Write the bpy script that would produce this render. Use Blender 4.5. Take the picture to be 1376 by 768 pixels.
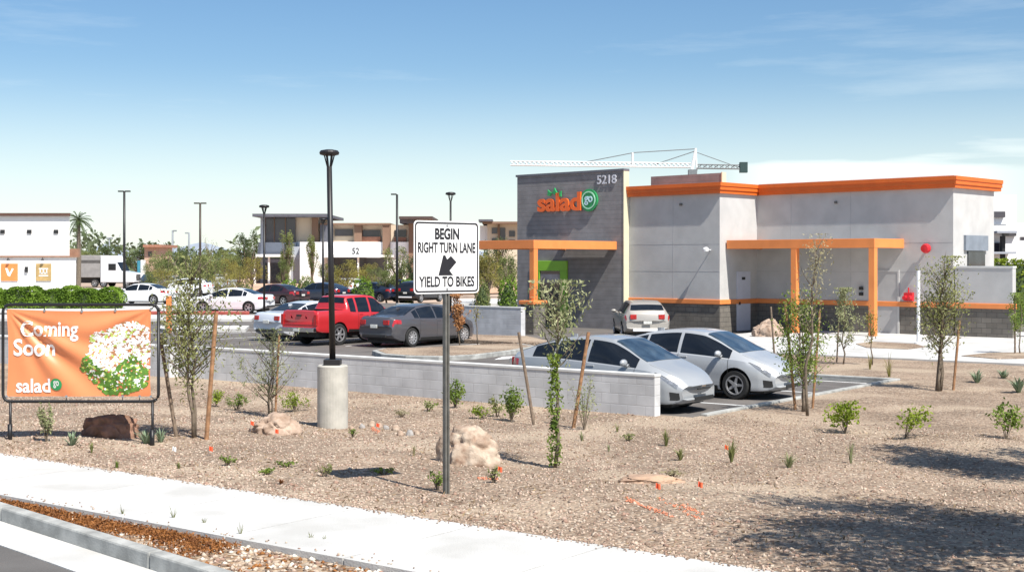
import bpy, math, random
import numpy as np
from mathutils import Vector, Matrix
random.seed(7); rng = np.random.default_rng(11)
R = math.radians
for o in list(bpy.data.objects): bpy.data.objects.remove(o)
sc = bpy.context.scene
col = sc.collection

# ------------------------------------------------------------------ camera
F, HY, CX, HC = 1800.0, 352.0, 688.0, 2.5
cam = bpy.data.cameras.new('camera'); camo = bpy.data.objects.new('camera', cam); col.objects.link(camo)
camo.location = (0, 0, HC); camo.rotation_euler = (R(90), 0, 0)
cam.sensor_width = 36; cam.lens = F/1376*36; cam.shift_y = -(384-HY)/1376
cam.clip_start = .1; cam.clip_end = 9000
sc.camera = camo

# the site grid: s runs along the street, q away from it
OX, OY = -6.72, 17.58
SX, SY = .796, -.605
SA = math.atan2(SY, SX)
def sq(s, q): return (OX+SX*s-SY*q, OY+SY*s+SX*q)
def to_sq(x, y): return ((x-OX)*SX+(y-OY)*SY, -(x-OX)*SY+(y-OY)*SX)
LOT = -.47
def sstep(a, b, v):
    t = min(1, max(0, (v-a)/(b-a))); return t*t*(3-2*t)
def terr(x, y):
    s, q = to_sq(x, y)
    z = -.38*sstep(.3, 9, q)
    m = sstep(.2, 1.5, q)*(1-sstep(10.3, 11.5, q) if s < 4 else 1)
    return z + m*(.035*math.sin(x*1.1+.6)*math.sin(y*.9+1)+.018*math.sin(x*2.9+y*1.7))
def P(px, D, py): return (D*(px-CX)/F, D, HC-(py-HY)*D/F)
def G(px, py, z=LOT):
    D = (HC-z)*F/(py-HY); return ((px-CX)*D/F, D, z)
def gnd(px, py):
    z = -.2
    for _ in range(12):
        x, y, _z = G(px, py, z); z = terr(x, y)
    return (x, y, z)

# ------------------------------------------------------------------ materials
MATS = {}
def mat(name, c, rough=.8, metal=0, var=.12, scale=3.0, bump=0.0, bscale=None, coat=0, spec=.5, c2=None, trans=0):
    if name in MATS: return MATS[name]
    m = bpy.data.materials.new(name); m.use_nodes = True; MATS[name] = m
    nt = m.node_tree; N = nt.nodes; L = nt.links
    b = N['Principled BSDF']; b.inputs['Roughness'].default_value = rough; b.inputs['Metallic'].default_value = metal
    b.inputs['Specular IOR Level'].default_value = spec
    if coat: b.inputs['Coat Weight'].default_value = coat; b.inputs['Coat Roughness'].default_value = .04
    tc = N.new('ShaderNodeTexCoord')
    n1 = N.new('ShaderNodeTexNoise'); n1.inputs['Scale'].default_value = scale; n1.inputs['Detail'].default_value = 6
    L.new(tc.outputs['Object'], n1.inputs['Vector'])
    mx = N.new('ShaderNodeMix'); mx.data_type = 'RGBA'
    a = c2 if c2 else tuple(v*(1-var) for v in c); d = c if c2 else tuple(min(1, v*(1+var)) for v in c)
    mx.inputs['A'].default_value = (*a, 1); mx.inputs['B'].default_value = (*d, 1)
    mr = N.new('ShaderNodeMapRange'); mr.inputs['From Min'].default_value = .35; mr.inputs['From Max'].default_value = .65
    L.new(n1.outputs['Fac'], mr.inputs['Value']); L.new(mr.outputs['Result'], mx.inputs['Factor'])
    L.new(mx.outputs['Result'], b.inputs['Base Color'])
    if bump:
        n2 = N.new('ShaderNodeTexNoise'); n2.inputs['Scale'].default_value = bscale or scale*8; n2.inputs['Detail'].default_value = 5
        L.new(tc.outputs['Object'], n2.inputs['Vector'])
        bp = N.new('ShaderNodeBump'); bp.inputs['Strength'].default_value = bump; bp.inputs['Distance'].default_value = .02
        L.new(n2.outputs['Fac'], bp.inputs['Height']); L.new(bp.outputs['Normal'], b.inputs['Normal'])
    if trans:
        tr = N.new('ShaderNodeBsdfTranslucent'); L.new(mx.outputs['Result'], tr.inputs['Color'])
        ms = N.new('ShaderNodeMixShader'); ms.inputs['Fac'].default_value = trans
        L.new(b.outputs[0], ms.inputs[1]); L.new(tr.outputs[0], ms.inputs[2]); L.new(ms.outputs[0], N['Material Output'].inputs['Surface'])
    return m
def block_mat(name, c, mortar, bw, bh, ms=.012, var=.12, bump=.6, axis='x'):
    """masonry courses laid on vertical faces, in object space"""
    if name in MATS: return MATS[name]
    m = bpy.data.materials.new(name); m.use_nodes = True; MATS[name] = m
    nt = m.node_tree; N = nt.nodes; L = nt.links; b = N['Principled BSDF']; b.inputs['Roughness'].default_value = .9
    tc = N.new('ShaderNodeTexCoord'); sp = N.new('ShaderNodeSeparateXYZ'); L.new(tc.outputs['Object'], sp.inputs[0])
    ad = N.new('ShaderNodeMath'); L.new(sp.outputs['X'], ad.inputs[0]); L.new(sp.outputs['Y'], ad.inputs[1])
    cb = N.new('ShaderNodeCombineXYZ'); L.new(ad.outputs[0], cb.inputs['X']); L.new(sp.outputs['Z'], cb.inputs['Y'])
    br = N.new('ShaderNodeTexBrick'); L.new(cb.outputs[0], br.inputs['Vector'])
    br.inputs['Scale'].default_value = 1; br.inputs['Brick Width'].default_value = bw; br.inputs['Row Height'].default_value = bh
    br.inputs['Mortar Size'].default_value = ms; br.inputs['Mortar Smooth'].default_value = .3
    br.inputs['Color1'].default_value = (*[v*(1-var) for v in c], 1); br.inputs['Color2'].default_value = (*[v*(1+var) for v in c], 1)
    br.inputs['Mortar'].default_value = (*mortar, 1)
    no = N.new('ShaderNodeTexNoise'); no.inputs['Scale'].default_value = 2.2; no.inputs['Detail'].default_value = 8; L.new(tc.outputs['Object'], no.inputs['Vector'])
    mr = N.new('ShaderNodeMapRange'); mr.inputs['From Min'].default_value = .3; mr.inputs['From Max'].default_value = .7; mr.inputs['To Min'].default_value = .86; mr.inputs['To Max'].default_value = 1.16
    L.new(no.outputs['Fac'], mr.inputs['Value'])
    mm = N.new('ShaderNodeMix'); mm.data_type = 'RGBA'; mm.blend_type = 'MULTIPLY'; mm.inputs['Factor'].default_value = 1
    L.new(br.outputs['Color'], mm.inputs['A']); L.new(mr.outputs['Result'], mm.inputs['B']); L.new(mm.outputs['Result'], b.inputs['Base Color'])
    n2 = N.new('ShaderNodeTexNoise'); n2.inputs['Scale'].default_value = 60; L.new(tc.outputs['Object'], n2.inputs['Vector'])
    su = N.new('ShaderNodeMath'); su.operation = 'MULTIPLY_ADD'; su.inputs[1].default_value = -1; L.new(br.outputs['Fac'], su.inputs[0])
    mu = N.new('ShaderNodeMath'); mu.operation = 'MULTIPLY'; mu.inputs[1].default_value = .25; L.new(n2.outputs['Fac'], mu.inputs[0]); L.new(mu.outputs[0], su.inputs[2])
    bp = N.new('ShaderNodeBump'); bp.inputs['Strength'].default_value = bump; bp.inputs['Distance'].default_value = .015
    L.new(su.outputs[0], bp.inputs['Height']); L.new(bp.outputs['Normal'], b.inputs['Normal'])
    return m
def gravel_mat(name, cols, scale=26, bump=.9, patch=None):
    m = bpy.data.materials.new(name); m.use_nodes = True; nt = m.node_tree; N = nt.nodes; L = nt.links
    b = N['Principled BSDF']; b.inputs['Roughness'].default_value = .95; b.inputs['Specular IOR Level'].default_value = .2
    tc = N.new('ShaderNodeTexCoord')
    vo = N.new('ShaderNodeTexVoronoi'); vo.inputs['Scale'].default_value = scale; L.new(tc.outputs['Object'], vo.inputs['Vector'])
    sp = N.new('ShaderNodeSeparateColor'); L.new(vo.outputs['Color'], sp.inputs[0])
    cr = N.new('ShaderNodeValToRGB'); L.new(sp.outputs[0], cr.inputs[0]); e = cr.color_ramp.elements
    while len(e) < len(cols): e.new(.5)
    for i, c in enumerate(cols): e[i].position = i/(len(cols)-1); e[i].color = (*c, 1)
    no = N.new('ShaderNodeTexNoise'); no.inputs['Scale'].default_value = .7; no.inputs['Detail'].default_value = 7; L.new(tc.outputs['Object'], no.inputs['Vector'])
    mr = N.new('ShaderNodeMapRange'); mr.inputs['From Min'].default_value = .3; mr.inputs['From Max'].default_value = .7; mr.inputs['To Min'].default_value = .78; mr.inputs['To Max'].default_value = 1.2
    L.new(no.outputs['Fac'], mr.inputs['Value'])
    mm = N.new('ShaderNodeMix'); mm.data_type = 'RGBA'; mm.blend_type = 'MULTIPLY'; mm.inputs['Factor'].default_value = 1
    L.new(cr.outputs[0], mm.inputs['A']); L.new(mr.outputs['Result'], mm.inputs['B'])
    out = mm.outputs['Result']
    if patch:
        n3 = N.new('ShaderNodeTexNoise'); n3.inputs['Scale'].default_value = .35; n3.inputs['Detail'].default_value = 3; L.new(tc.outputs['Object'], n3.inputs['Vector'])
        m3 = N.new('ShaderNodeMapRange'); m3.inputs['From Min'].default_value = .5; m3.inputs['From Max'].default_value = .62; m3.inputs['To Max'].default_value = .6; L.new(n3.outputs['Fac'], m3.inputs['Value'])
        mp = N.new('ShaderNodeMix'); mp.data_type = 'RGBA'; L.new(m3.outputs['Result'], mp.inputs['Factor']); L.new(out, mp.inputs['A']); mp.inputs['B'].default_value = (*patch, 1); out = mp.outputs['Result']
    L.new(out, b.inputs['Base Color'])
    bp = N.new('ShaderNodeBump'); bp.inputs['Strength'].default_value = bump; bp.inputs['Distance'].default_value = .03; bp.invert = True
    L.new(vo.outputs['Distance'], bp.inputs['Height']); L.new(bp.outputs['Normal'], b.inputs['Normal'])
    return m

M_grav = gravel_mat('tan_gravel', [(.15, .11, .08), (.33, .24, .17), (.245, .175, .125), (.43, .33, .245), (.29, .212, .153), (.21, .155, .115), (.50, .41, .315)], 24, .9, (.45, .36, .265))
M_strip = gravel_mat('pale_cobble', [(.16, .085, .04), (.42, .32, .22), (.26, .15, .08), (.55, .46, .36), (.10, .055, .03)], 19, 1)
M_soil = mat('dry_soil', (.42, .31, .23), .95, var=.25, scale=.15, bump=.3)
M_asph = mat('asphalt', (.125, .112, .102), .9, var=.2, scale=.9, bump=.4, bscale=60)
M_road = mat('road_asphalt', (.115, .107, .10), .9, var=.15, scale=1.3, bump=.5, bscale=90)
M_conc = mat('sidewalk_concrete', (.57, .56, .54), .9, scale=1.1, bump=.3, bscale=50, c2=(.44, .43, .405))
M_curb = mat('kerb_concrete', (.34, .34, .32), .9, var=.28, scale=3.5, bump=.3, bscale=40)
M_base = mat('pole_base_concrete', (.44, .42, .37), .85, var=.13, scale=4, bump=.2, bscale=30)
M_paint = mat('white_marking_paint', (.75, .75, .73), .8, var=.1, scale=6)
M_red = mat('red_kerb_paint', (.36, .075, .055), .8, var=.2)
M_stuc = mat('grey_stucco', (.475, .468, .455), .95, var=.07, scale=1.3, bump=.25, bscale=30)
M_stj = mat('stucco_joint_shade', (.40, .395, .39), .95)
M_stucw = mat('white_stucco', (.78, .76, .73), .95, var=.04, scale=.6, bump=.1, bscale=30)
M_wains = block_mat('brown_grey_block', (.155, .14, .12), (.09, .083, .075), .4, .2, .012)
M_tower = block_mat('dark_board_cladding', (.235, .222, .222), (.185, .175, .177), 4.2, .2, .012, .05)
M_wall = block_mat('painted_grey_block', (.54, .54, .54), (.485, .485, .485), .4, .2, .01, .06, .5)
M_cap = mat('wall_cap', (.62, .62, .60), .9, var=.08)
M_corn = mat('deep_orange_paint', (.66, .13, .015), .55, var=.06, scale=2)
M_or = mat('orange_paint', (.78, .25, .07), .55, var=.06, scale=2)
M_ordk = mat('orange_shadow_line', (.55, .10, .025), .6, var=.06)
M_green = mat('lime_green_paint', (.25, .52, .03), .5, var=.05)
M_glassd = mat('dark_window_glass', (.03, .035, .04), .06, var=.3, scale=1.5, spec=.8)
M_door = mat('grey_door_paint', (.42, .41, .40), .6, var=.04)
M_doorl = mat('light_door_paint', (.55, .56, .62), .6, var=.04)
M_white = mat('white_paint', (.8, .8, .79), .5, var=.04)
M_black = mat('black_plastic', (.02, .02, .02), .6, var=.2)
M_blk = mat('black_metal', (.022, .021, .022), .45, metal=.3, var=.2)
M_bronze = mat('dark_bronze_metal', (.055, .04, .03), .5, metal=.3, var=.2)
M_steel = mat('galvanised_steel', (.34, .35, .36), .5, metal=.55, var=.15, scale=9)
M_steeld = mat('weathered_steel', (.16, .155, .14), .65, metal=.4, var=.2, scale=9)
M_wood = mat('stake_wood', (.30, .16, .08), .85, var=.3, scale=12, bump=.3)
M_woodg = mat('grey_stake_wood', (.19, .14, .10), .85, var=.3, scale=12, bump=.3)
M_bark = mat('bark', (.16, .125, .09), .9, var=.3, scale=14, bump=.4)
M_rock = mat('tan_rock', (.50, .41, .32), .95, scale=5.5, bump=1.0, bscale=14, c2=(.25, .16, .11))
M_rockp = mat('pale_rock', (.46, .35, .27), .95, scale=6, bump=1.0, bscale=14, c2=(.28, .19, .135))
M_rockd = mat('brown_rock', (.34, .19, .13), .95, scale=5, bump=.9, bscale=12, c2=(.17, .095, .06))
M_flag = mat('orange_flag', (.85, .13, .05), .6, var=.1)
M_spray = mat('orange_spray_paint', (.55, .20, .11), .9, var=.3, scale=30)
def leafm(n, a, b, t=.3, scale=2.5): return mat(n, a, .65, c2=b, scale=scale, trans=t, spec=.25)
L_olive = leafm('olive_leaf', (.36, .37, .15), (.14, .16, .05))
L_sage = leafm('sage_leaf', (.42, .43, .24), (.20, .23, .10))
L_green = leafm('green_leaf', (.25, .33, .06), (.10, .16, .025))
L_lime = leafm('lime_leaf', (.34, .42, .05), (.14, .20, .015), .35)
L_hedge = leafm('hedge_leaf', (.22, .34, .04), (.10, .18, .02), .3, 1.2)
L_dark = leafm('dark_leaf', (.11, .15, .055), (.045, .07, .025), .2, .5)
L_mid = leafm('palo_verde_leaf', (.27, .30, .10), (.10, .13, .04), .25, .5)
L_dry = leafm('dry_leaf', (.50, .25, .10), (.30, .14, .06))
L_pale = leafm('dry_seed_head', (.46, .42, .26), (.30, .27, .14))
L_agave = leafm('agave_leaf', (.27, .34, .22), (.15, .20, .12), .15)
L_gold = leafm('golden_leaf', (.36, .32, .08), (.2, .18, .05), .3, .5)
L_litter = leafm('brown_litter', (.34, .14, .04), (.16, .06, .02), .1, 9)

# ------------------------------------------------------------------ mesh building
def tag(o, label=None, cat=None, group=None, kind=None):
    if label: o['label'] = label
    if cat: o['category'] = cat
    if group: o['group'] = group
    if kind: o['kind'] = kind
    return o
def thing(name, label, cat, loc=(0, 0, 0), rz=0, group=None):
    o = bpy.data.objects.new(name, None); col.objects.link(o); o.location = loc; o.rotation_euler = (0, 0, rz)
    o.empty_display_size = .2
    return tag(o, label, cat, group)
class MB:
    def __init__(s): s.v = []; s.f = []; s.mi = []; s.m = 0
    def add(s, vs, fs):
        b = len(s.v); s.v += [tuple(v) for v in vs]; s.f += [tuple(b+i for i in f) for f in fs]; s.mi += [s.m]*len(fs); return s
    def box(s, x0, x1, y0, y1, z0, z1, M=None):
        vs = [(x, y, z) for z in (z0, z1) for y in (y0, y1) for x in (x0, x1)]
        if M: vs = [M @ Vector(v) for v in vs]
        return s.add(vs, [(0, 2, 3, 1), (4, 5, 7, 6), (0, 1, 5, 4), (2, 6, 7, 3), (0, 4, 6, 2), (1, 3, 7, 5)])
    def prism(s, poly, z0, z1):
        n = len(poly)
        vs = [(x, y, z0) for x, y in poly]+[(x, y, z1) for x, y in poly]
        return s.add(vs, [tuple(range(n-1, -1, -1)), tuple(range(n, 2*n))]+[(i, (i+1) % n, n+(i+1) % n, n+i) for i in range(n)])
    def flat(s, poly, z):
        return s.add([(x, y, z) for x, y in poly], [tuple(range(len(poly)))])
    def tube(s, pts, rad, n=8, cap=True):
        pts = [Vector(p) for p in pts]; k = len(pts)
        if not hasattr(rad, '__len__'): rad = [rad]*k
        vs = []; up = Vector((0, 0, 1))
        for i, p in enumerate(pts):
            d = (pts[min(i+1, k-1)]-pts[max(i-1, 0)])
            if d.length < 1e-9: d = up.copy()
            d.normalize(); a = d.cross(Vector((1, 0, 0)) if abs(d.z) > .9 else up).normalized(); b = d.cross(a)
            for j in range(n):
                t = 2*math.pi*j/n; vs.append(p+(a*math.cos(t)+b*math.sin(t))*rad[i])
        fs = [(i*n+j, i*n+(j+1) % n, (i+1)*n+(j+1) % n, (i+1)*n+j) for i in range(k-1) for j in range(n)]
        if cap: fs += [tuple(range(n-1, -1, -1)), tuple(range((k-1)*n, k*n))]
        return s.add(vs, fs)
    def lathe(s, prof, n=24, c=(0, 0, 0), axis='z', cap=True):
        vs = []
        for r, z in prof:
            for j in range(n):
                t = 2*math.pi*j/n; a, b = r*math.cos(t), r*math.sin(t)
                vs.append((c[0]+a, c[1]+b, c[2]+z) if axis == 'z' else (c[0]+a, c[1]+z, c[2]+b))
        k = len(prof)
        fs = [(i*n+j, i*n+(j+1) % n, (i+1)*n+(j+1) % n, (i+1)*n+j) for i in range(k-1) for j in range(n)]
        if cap: fs += [tuple(range(n-1, -1, -1)), tuple(range((k-1)*n, k*n))]
        return s.add(vs, fs)
    def build(s, name, m, parent=None, smooth=False, bevel=0, recalc=True):
        me = bpy.data.meshes.new(name); me.from_pydata(s.v, [], s.f)
        for x in (m if isinstance(m, (list, tuple)) else [m]): me.materials.append(x)
        if any(s.mi): me.polygons.foreach_set('material_index', s.mi)
        if recalc:
            import bmesh
            bm = bmesh.new(); bm.from_mesh(me); bmesh.ops.recalc_face_normals(bm, faces=bm.faces); bm.to_mesh(me); bm.free()
        if smooth: me.polygons.foreach_set('use_smooth', [True]*len(me.polygons))
        me.update()
        o = bpy.data.objects.new(name, me); col.objects.link(o)
        if parent: o.parent = parent
        if bevel:
            b = o.modifiers.new('b', 'BEVEL'); b.width = bevel; b.segments = 2; b.limit_method = 'ANGLE'
        return o
def fast(name, verts, quads, m, parent=None, mi=None, smooth=False):
    me = bpy.data.meshes.new(name); nv, nf = len(verts), len(quads); k = quads.shape[1]
    me.vertices.add(nv); me.vertices.foreach_set('co', verts.astype(np.float32).ravel())
    me.loops.add(nf*k); me.loops.foreach_set('vertex_index', quads.astype(np.int32).ravel())
    me.polygons.add(nf); me.polygons.foreach_set('loop_start', np.arange(0, nf*k, k, dtype=np.int32))
    for x in (m if isinstance(m, (list, tuple)) else [m]): me.materials.append(x)
    if mi is not None: me.polygons.foreach_set('material_index', mi.astype(np.int32))
    me.update(calc_edges=True); me.validate()
    if smooth: me.polygons.foreach_set('use_smooth', [True]*nf)
    o = bpy.data.objects.new(name, me); col.objects.link(o)
    if parent: o.parent = parent
    return o
def leaves(C, ln, wd, up=None, seed=0):
    """rhombus leaves at centres C; returns verts, quads"""
    r = np.random.default_rng(seed); n = len(C)
    a = r.normal(size=(n, 3))
    if up is not None: a = a*.6+np.array(up)
    a /= np.linalg.norm(a, axis=1)[:, None]+1e-9
    b = np.cross(a, r.normal(size=(n, 3))); b /= np.linalg.norm(b, axis=1)[:, None]+1e-9
    l = ln*(.6+.8*r.random((n, 1))); w = wd*(.6+.8*r.random((n, 1)))
    V = np.stack([C-a*l/2, C+b*w/2, C+a*l/2, C-b*w/2], 1).reshape(-1, 3)
    return V, np.arange(4*n).reshape(n, 4)
def text_mesh(name, body, w, h, M, m, parent=None, depth=.01, bold=0.0, shear=0, deform=None):
    cu = bpy.data.curves.new('t', 'FONT'); cu.body = body; cu.align_x = 'CENTER'; cu.extrude = 0; cu.offset = bold; cu.shear = shear; cu.resolution_u = 4
    o = bpy.data.objects.new('t', cu); col.objects.link(o)
    dg = bpy.context.evaluated_depsgraph_get(); dg.update()
    me = bpy.data.meshes.new_from_object(o.evaluated_get(dg)); bpy.data.objects.remove(o)
    n = len(me.vertices); co = np.empty(n*3, np.float32); me.vertices.foreach_get('co', co); co = co.reshape(-1, 3)
    lo, hi = co.min(0), co.max(0)
    co[:, 0] = ((co[:, 0]-lo[0])/(hi[0]-lo[0])-.5)*w; co[:, 1] = ((co[:, 1]-lo[1])/(hi[1]-lo[1])-.5)*h
    faces = [tuple(p.vertices) for p in me.polygons]
    mb = MB()
    top = [(x, y, depth) for x, y, _ in co]; bot = [(x, y, 0) for x, y, _ in co]
    ed = {}
    for f in faces:
        for i in range(len(f)):
            a, b = f[i], f[(i+1) % len(f)]; k = (min(a, b), max(a, b)); ed.setdefault(k, []).append((a, b))
    vs = top+bot
    fs = list(faces)+[tuple(n+i for i in reversed(f)) for f in faces]+[(v[0][1], v[0][0], n+v[0][0], n+v[0][1]) for v in ed.values() if len(v) == 1]
    vs = [M @ Vector(v) for v in vs]
    if deform: vs = [deform(v) for v in vs]
    mb.add(vs, fs)
    return mb.build(name, m, parent, recalc=False)
FRONT = Matrix.Rotation(R(90), 4, 'X')    # text plane standing up, facing -y
def at(x, y, z): return Matrix.Translation((x, y, z)) @ FRONT
def sqobj(o):
    o.location = (OX, OY, 0); o.rotation_euler = (0, 0, SA); return o

# ------------------------------------------------------------------ light
sun_dir = Vector((.43, -.60, 1)).normalized()
sl = bpy.data.lights.new('sun', 'SUN'); sl.energy = 5.0; sl.angle = R(.5); sl.color = (1, .96, .89)
so = bpy.data.objects.new('sun', sl); col.objects.link(so); so.rotation_euler = sun_dir.to_track_quat('Z', 'Y').to_euler()
so.location = (20, -20, 40)
w = bpy.data.worlds.new('World'); sc.world = w; w.use_nodes = True
nt = w.node_tree; N = nt.nodes; L = nt.links; bg = N['Background']
sky = N.new('ShaderNodeTexSky'); sky.sky_type = 'NISHITA'; sky.sun_disc = False
sky.sun_elevation = math.asin(sun_dir.z); sky.sun_rotation = math.atan2(sun_dir.x, sun_dir.y)
sky.air_density = 1.0; sky.dust_density = .6; sky.ozone_density = 2.2; sky.altitude = 300
tc = N.new('ShaderNodeTexCoord'); mp = N.new('ShaderNodeMapping'); mp.inputs['Scale'].default_value = (1.0, 1.0, 9.0)
L.new(tc.outputs['Generated'], mp.inputs['Vector'])
no = N.new('ShaderNodeTexNoise'); no.inputs['Scale'].default_value = 2.6; no.inputs['Detail'].default_value = 9; no.inputs['Roughness'].default_value = .62; L.new(mp.outputs[0], no.inputs['Vector'])
mr = N.new('ShaderNodeMapRange'); mr.inputs['From Min'].default_value = .47; mr.inputs['From Max'].default_value = .74; mr.inputs['To Max'].default_value = .30; L.new(no.outputs['Fac'], mr.inputs['Value'])
# a low white bank of cloud over the right of the scene
sp = N.new('ShaderNodeSeparateXYZ'); L.new(tc.outputs['Generated'], sp.inputs[0])
def mrange(src, a, b, c=0, d=1, smooth=True):
    m = N.new('ShaderNodeMapRange'); m.inputs['From Min'].default_value = a; m.inputs['From Max'].default_value = b
    m.inputs['To Min'].default_value = c; m.inputs['To Max'].default_value = d
    if smooth: m.interpolation_type = 'SMOOTHSTEP'
    L.new(src, m.inputs['Value']); return m.outputs['Result']
def math_(op, a, b):
    m = N.new('ShaderNodeMath'); m.operation = op
    for i, v in enumerate((a, b)):
        if isinstance(v, (int, float)): m.inputs[i].default_value = v
        else: L.new(v, m.inputs[i])
    return m.outputs[0]
n2 = N.new('ShaderNodeTexNoise'); n2.inputs['Scale'].default_value = 5; n2.inputs['Detail'].default_value = 7; L.new(mp.outputs[0], n2.inputs['Vector'])
zz = math_('ADD', sp.outputs['Z'], math_('MULTIPLY', math_('SUBTRACT', n2.outputs['Fac'], .5), .05))
bank = math_('MULTIPLY', mrange(zz, .085, .07), mrange(sp.outputs['X'], .12, .2))
bank = math_('MULTIPLY', bank, mrange(sp.outputs['X'], .44, .30))
bank = math_('MULTIPLY', bank, mrange(sp.outputs['Y'], 0, .3))
low = mrange(sp.outputs['Z'], .15, .0, 0, .6)
fac = math_('MAXIMUM', mr.outputs['Result'], math_('MAXIMUM', math_('MULTIPLY', bank, .9), low))
mx = N.new('ShaderNodeMix'); mx.data_type = 'RGBA'; L.new(fac, mx.inputs['Factor']); L.new(sky.outputs[0], mx.inputs['A']); mx.inputs['B'].default_value = (10.0, 10.7, 10.4, 1)
hs = N.new('ShaderNodeHueSaturation'); hs.inputs['Saturation'].default_value = 1.2; hs.inputs['Value'].default_value = 1.12; L.new(sky.outputs[0], hs.inputs['Color']); L.new(hs.outputs['Color'], mx.inputs['A'])
L.new(mx.outputs['Result'], bg.inputs['Color']); bg.inputs['Strength'].default_value = .075
vs_ = sc.view_settings; vs_.view_transform = 'Standard'; vs_.look = 'None'; vs_.gamma = 1; vs_.use_curve_mapping = False; vs_.exposure = .58

# ================================================================== SETTING
def st(o, cat=None): o['kind'] = 'structure'; return o
b = MB(); b.box(-2500, 2500, -300, 5000, -1.2, -.62); st(b.build('ground', M_soil))
# gravel bed
def grid_sq(s0, s1, q0, q1, ds, dq):
    ns, nq = int((s1-s0)/ds)+1, int((q1-q0)/dq)+1
    ss = np.linspace(s0, s1, ns); qq = np.linspace(q0, q1, nq); V = []
    for q in qq:
        for s in ss:
            x, y = sq(s, q); V.append((x, y, terr(x, y)))
    Fq = [(j*ns+i, j*ns+i+1, (j+1)*ns+i+1, (j+1)*ns+i) for j in range(nq-1) for i in range(ns-1)]
    return V, Fq
g = MB()
for a in ((-45, 30, 0, 11.9, .25, .2), (3.6, 30, 11.9, 28.5, .35, .35), (-8, 3.6, 21.7, 28.5, .35, .35)):
    g.add(*grid_sq(*a))
st(g.build('gravel_bed', M_grav, smooth=True, recalc=False))
# gravel skirt keeps the bed closed at its kerb
# pebbles
def pebbles(name, pts, size, mats, seed):
    r = np.random.default_rng(seed); n = len(pts)
    base = np.array([(1, 0, 0), (0, 1, 0), (-1, 0, 0), (0, -1, 0), (0, 0, 1), (0, 0, -1)], float)
    tri = np.array([(0, 1, 4), (1, 2, 4), (2, 3, 4), (3, 0, 4), (1, 0, 5), (2, 1, 5), (3, 2, 5), (0, 3, 5)])
    sc_ = size*(.5+1.0*r.random((n, 1, 3)))*np.array([1, 1, .65]); an = r.random(n)*6.28
    B = base[None]*sc_*(.8+.4*r.random((n, 6, 3)))
    c, s_ = np.cos(an)[:, None], np.sin(an)[:, None]
    X = B[:, :, 0]*c-B[:, :, 1]*s_; Y = B[:, :, 0]*s_+B[:, :, 1]*c
    V = np.stack([X, Y, B[:, :, 2]], -1)+pts[:, None, :]
    Fq = (np.arange(n)[:, None, None]*6+tri[None]).reshape(-1, 3)
    mi = np.repeat(r.integers(0, len(mats), n), 8)
    return tag(fast(name, V.reshape(-1, 3), Fq, mats, None, mi), kind='stuff')
pm = [mat('pebble_%s' % n, c, .95, var=.15) for n, c in (('rust', (.30, .19, .14)), ('tan', (.46, .35, .27)), ('cream', (.47, .385, .30)), ('brown', (.21, .145, .105)), ('rose', (.40, .295, .23)))]
pts = []
while len(pts) < 30000:
    q = random.random()**1.5*13; s = random.uniform(-9, 16)
    if q > 11.6 and s < 3.9: continue
    x, y = sq(s, q)
    if abs(x) > y*.42+1: continue
    pts.append((x, y, terr(x, y)+.001))
o = pebbles('gravel_stones', np.array(pts), .017, pm, 1); tag(o, 'loose tan and rust gravel stones across the bed', 'gravel')
# sidewalk: slabs with joints
b = MB(); s = -40.0
while s < 30:
    b.box(s+.008, s+1.492, -1.78, -.004, -.3, 0.0); s += 1.5
o = sqobj(b.build('sidewalk', M_conc)); st(o)
pts = []
for i in range(650):
    q = -abs(random.gauss(0, .05)); s = random.uniform(-3, 14); x, y = sq(s, q-.01); pts.append((x, y, .006))
for i in range(110):
    q = -1.78+abs(random.gauss(0, .09)); s = random.uniform(-1, 9); x, y = sq(s, q+.01); pts.append((x, y, .006))
o = pebbles('spilled_stones', np.array(pts), .012, pm, 31); tag(o, 'small stones spilled onto the edge of the sidewalk', 'gravel')
lit0 = []
while len(lit0) < 5200:
    q = random.random()**1.3*13; s = random.uniform(-9, 16); x, y = sq(s, q)
    if (q > 11.6 and s < 3.9) or math.sin(x*1.7)*math.sin(y*1.3+x*.4) < random.uniform(-.6, .9): continue
    lit0.append((x, y, terr(x, y)+.012+random.random()*.012))
V, Q = leaves(np.array(lit0), .055, .014, seed=33)
V[:, 2] -= 0; tag(fast('dry_twigs', V, Q, [mat('twig_bits', (.16, .10, .06), .9, c2=(.30, .22, .12), scale=6)]), 'dry twigs and leaf bits blown over the gravel', 'debris', kind='stuff')
pts = []
while len(pts) < 1500:
    q = random.random()**1.3*13; s = random.uniform(-9, 16); x, y = sq(s, q)
    if (q > 11.6 and s < 3.9) or math.sin(x*.9+1)*math.sin(y*1.1) < random.uniform(-.8, 1): continue
    pts.append((x, y, terr(x, y)+.004))
o = pebbles('larger_stones', np.array(pts), .032, pm, 34); tag(o, 'larger angular stones mixed into the gravel bed', 'gravel')
# street kerb, gutter and road
kx, ky = -5.24, 13.72; kd = Vector((.70, -.714)).normalized(); kn = Vector((-kd.y, kd.x))*1   # kn points away from the road
KA = math.atan2(kd.y, kd.x)
def kobj(o): o.location = (kx, ky, 0); o.rotation_euler = (0, 0, KA); return o
b = MB()
t = -60.0
while t < 40:
    b.prism([(t+.004, 0), (t+2.996, 0), (t+2.996, .15), (t+.004, .15)], -.4, -.005); t += 3
o = kobj(b.build('street_kerb', M_curb, bevel=.02)); st(o)
b = MB()
t = -60.0
while t < 40:
    b.box(t+.004, t+2.996, -.5, -.003, -.4, -.146); t += 3
st(kobj(b.build('gutter', M_conc)))
b = MB(); b.box(-80, 60, -14, -.5, -.5, -.155); st(kobj(b.build('road', M_road)))
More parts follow.
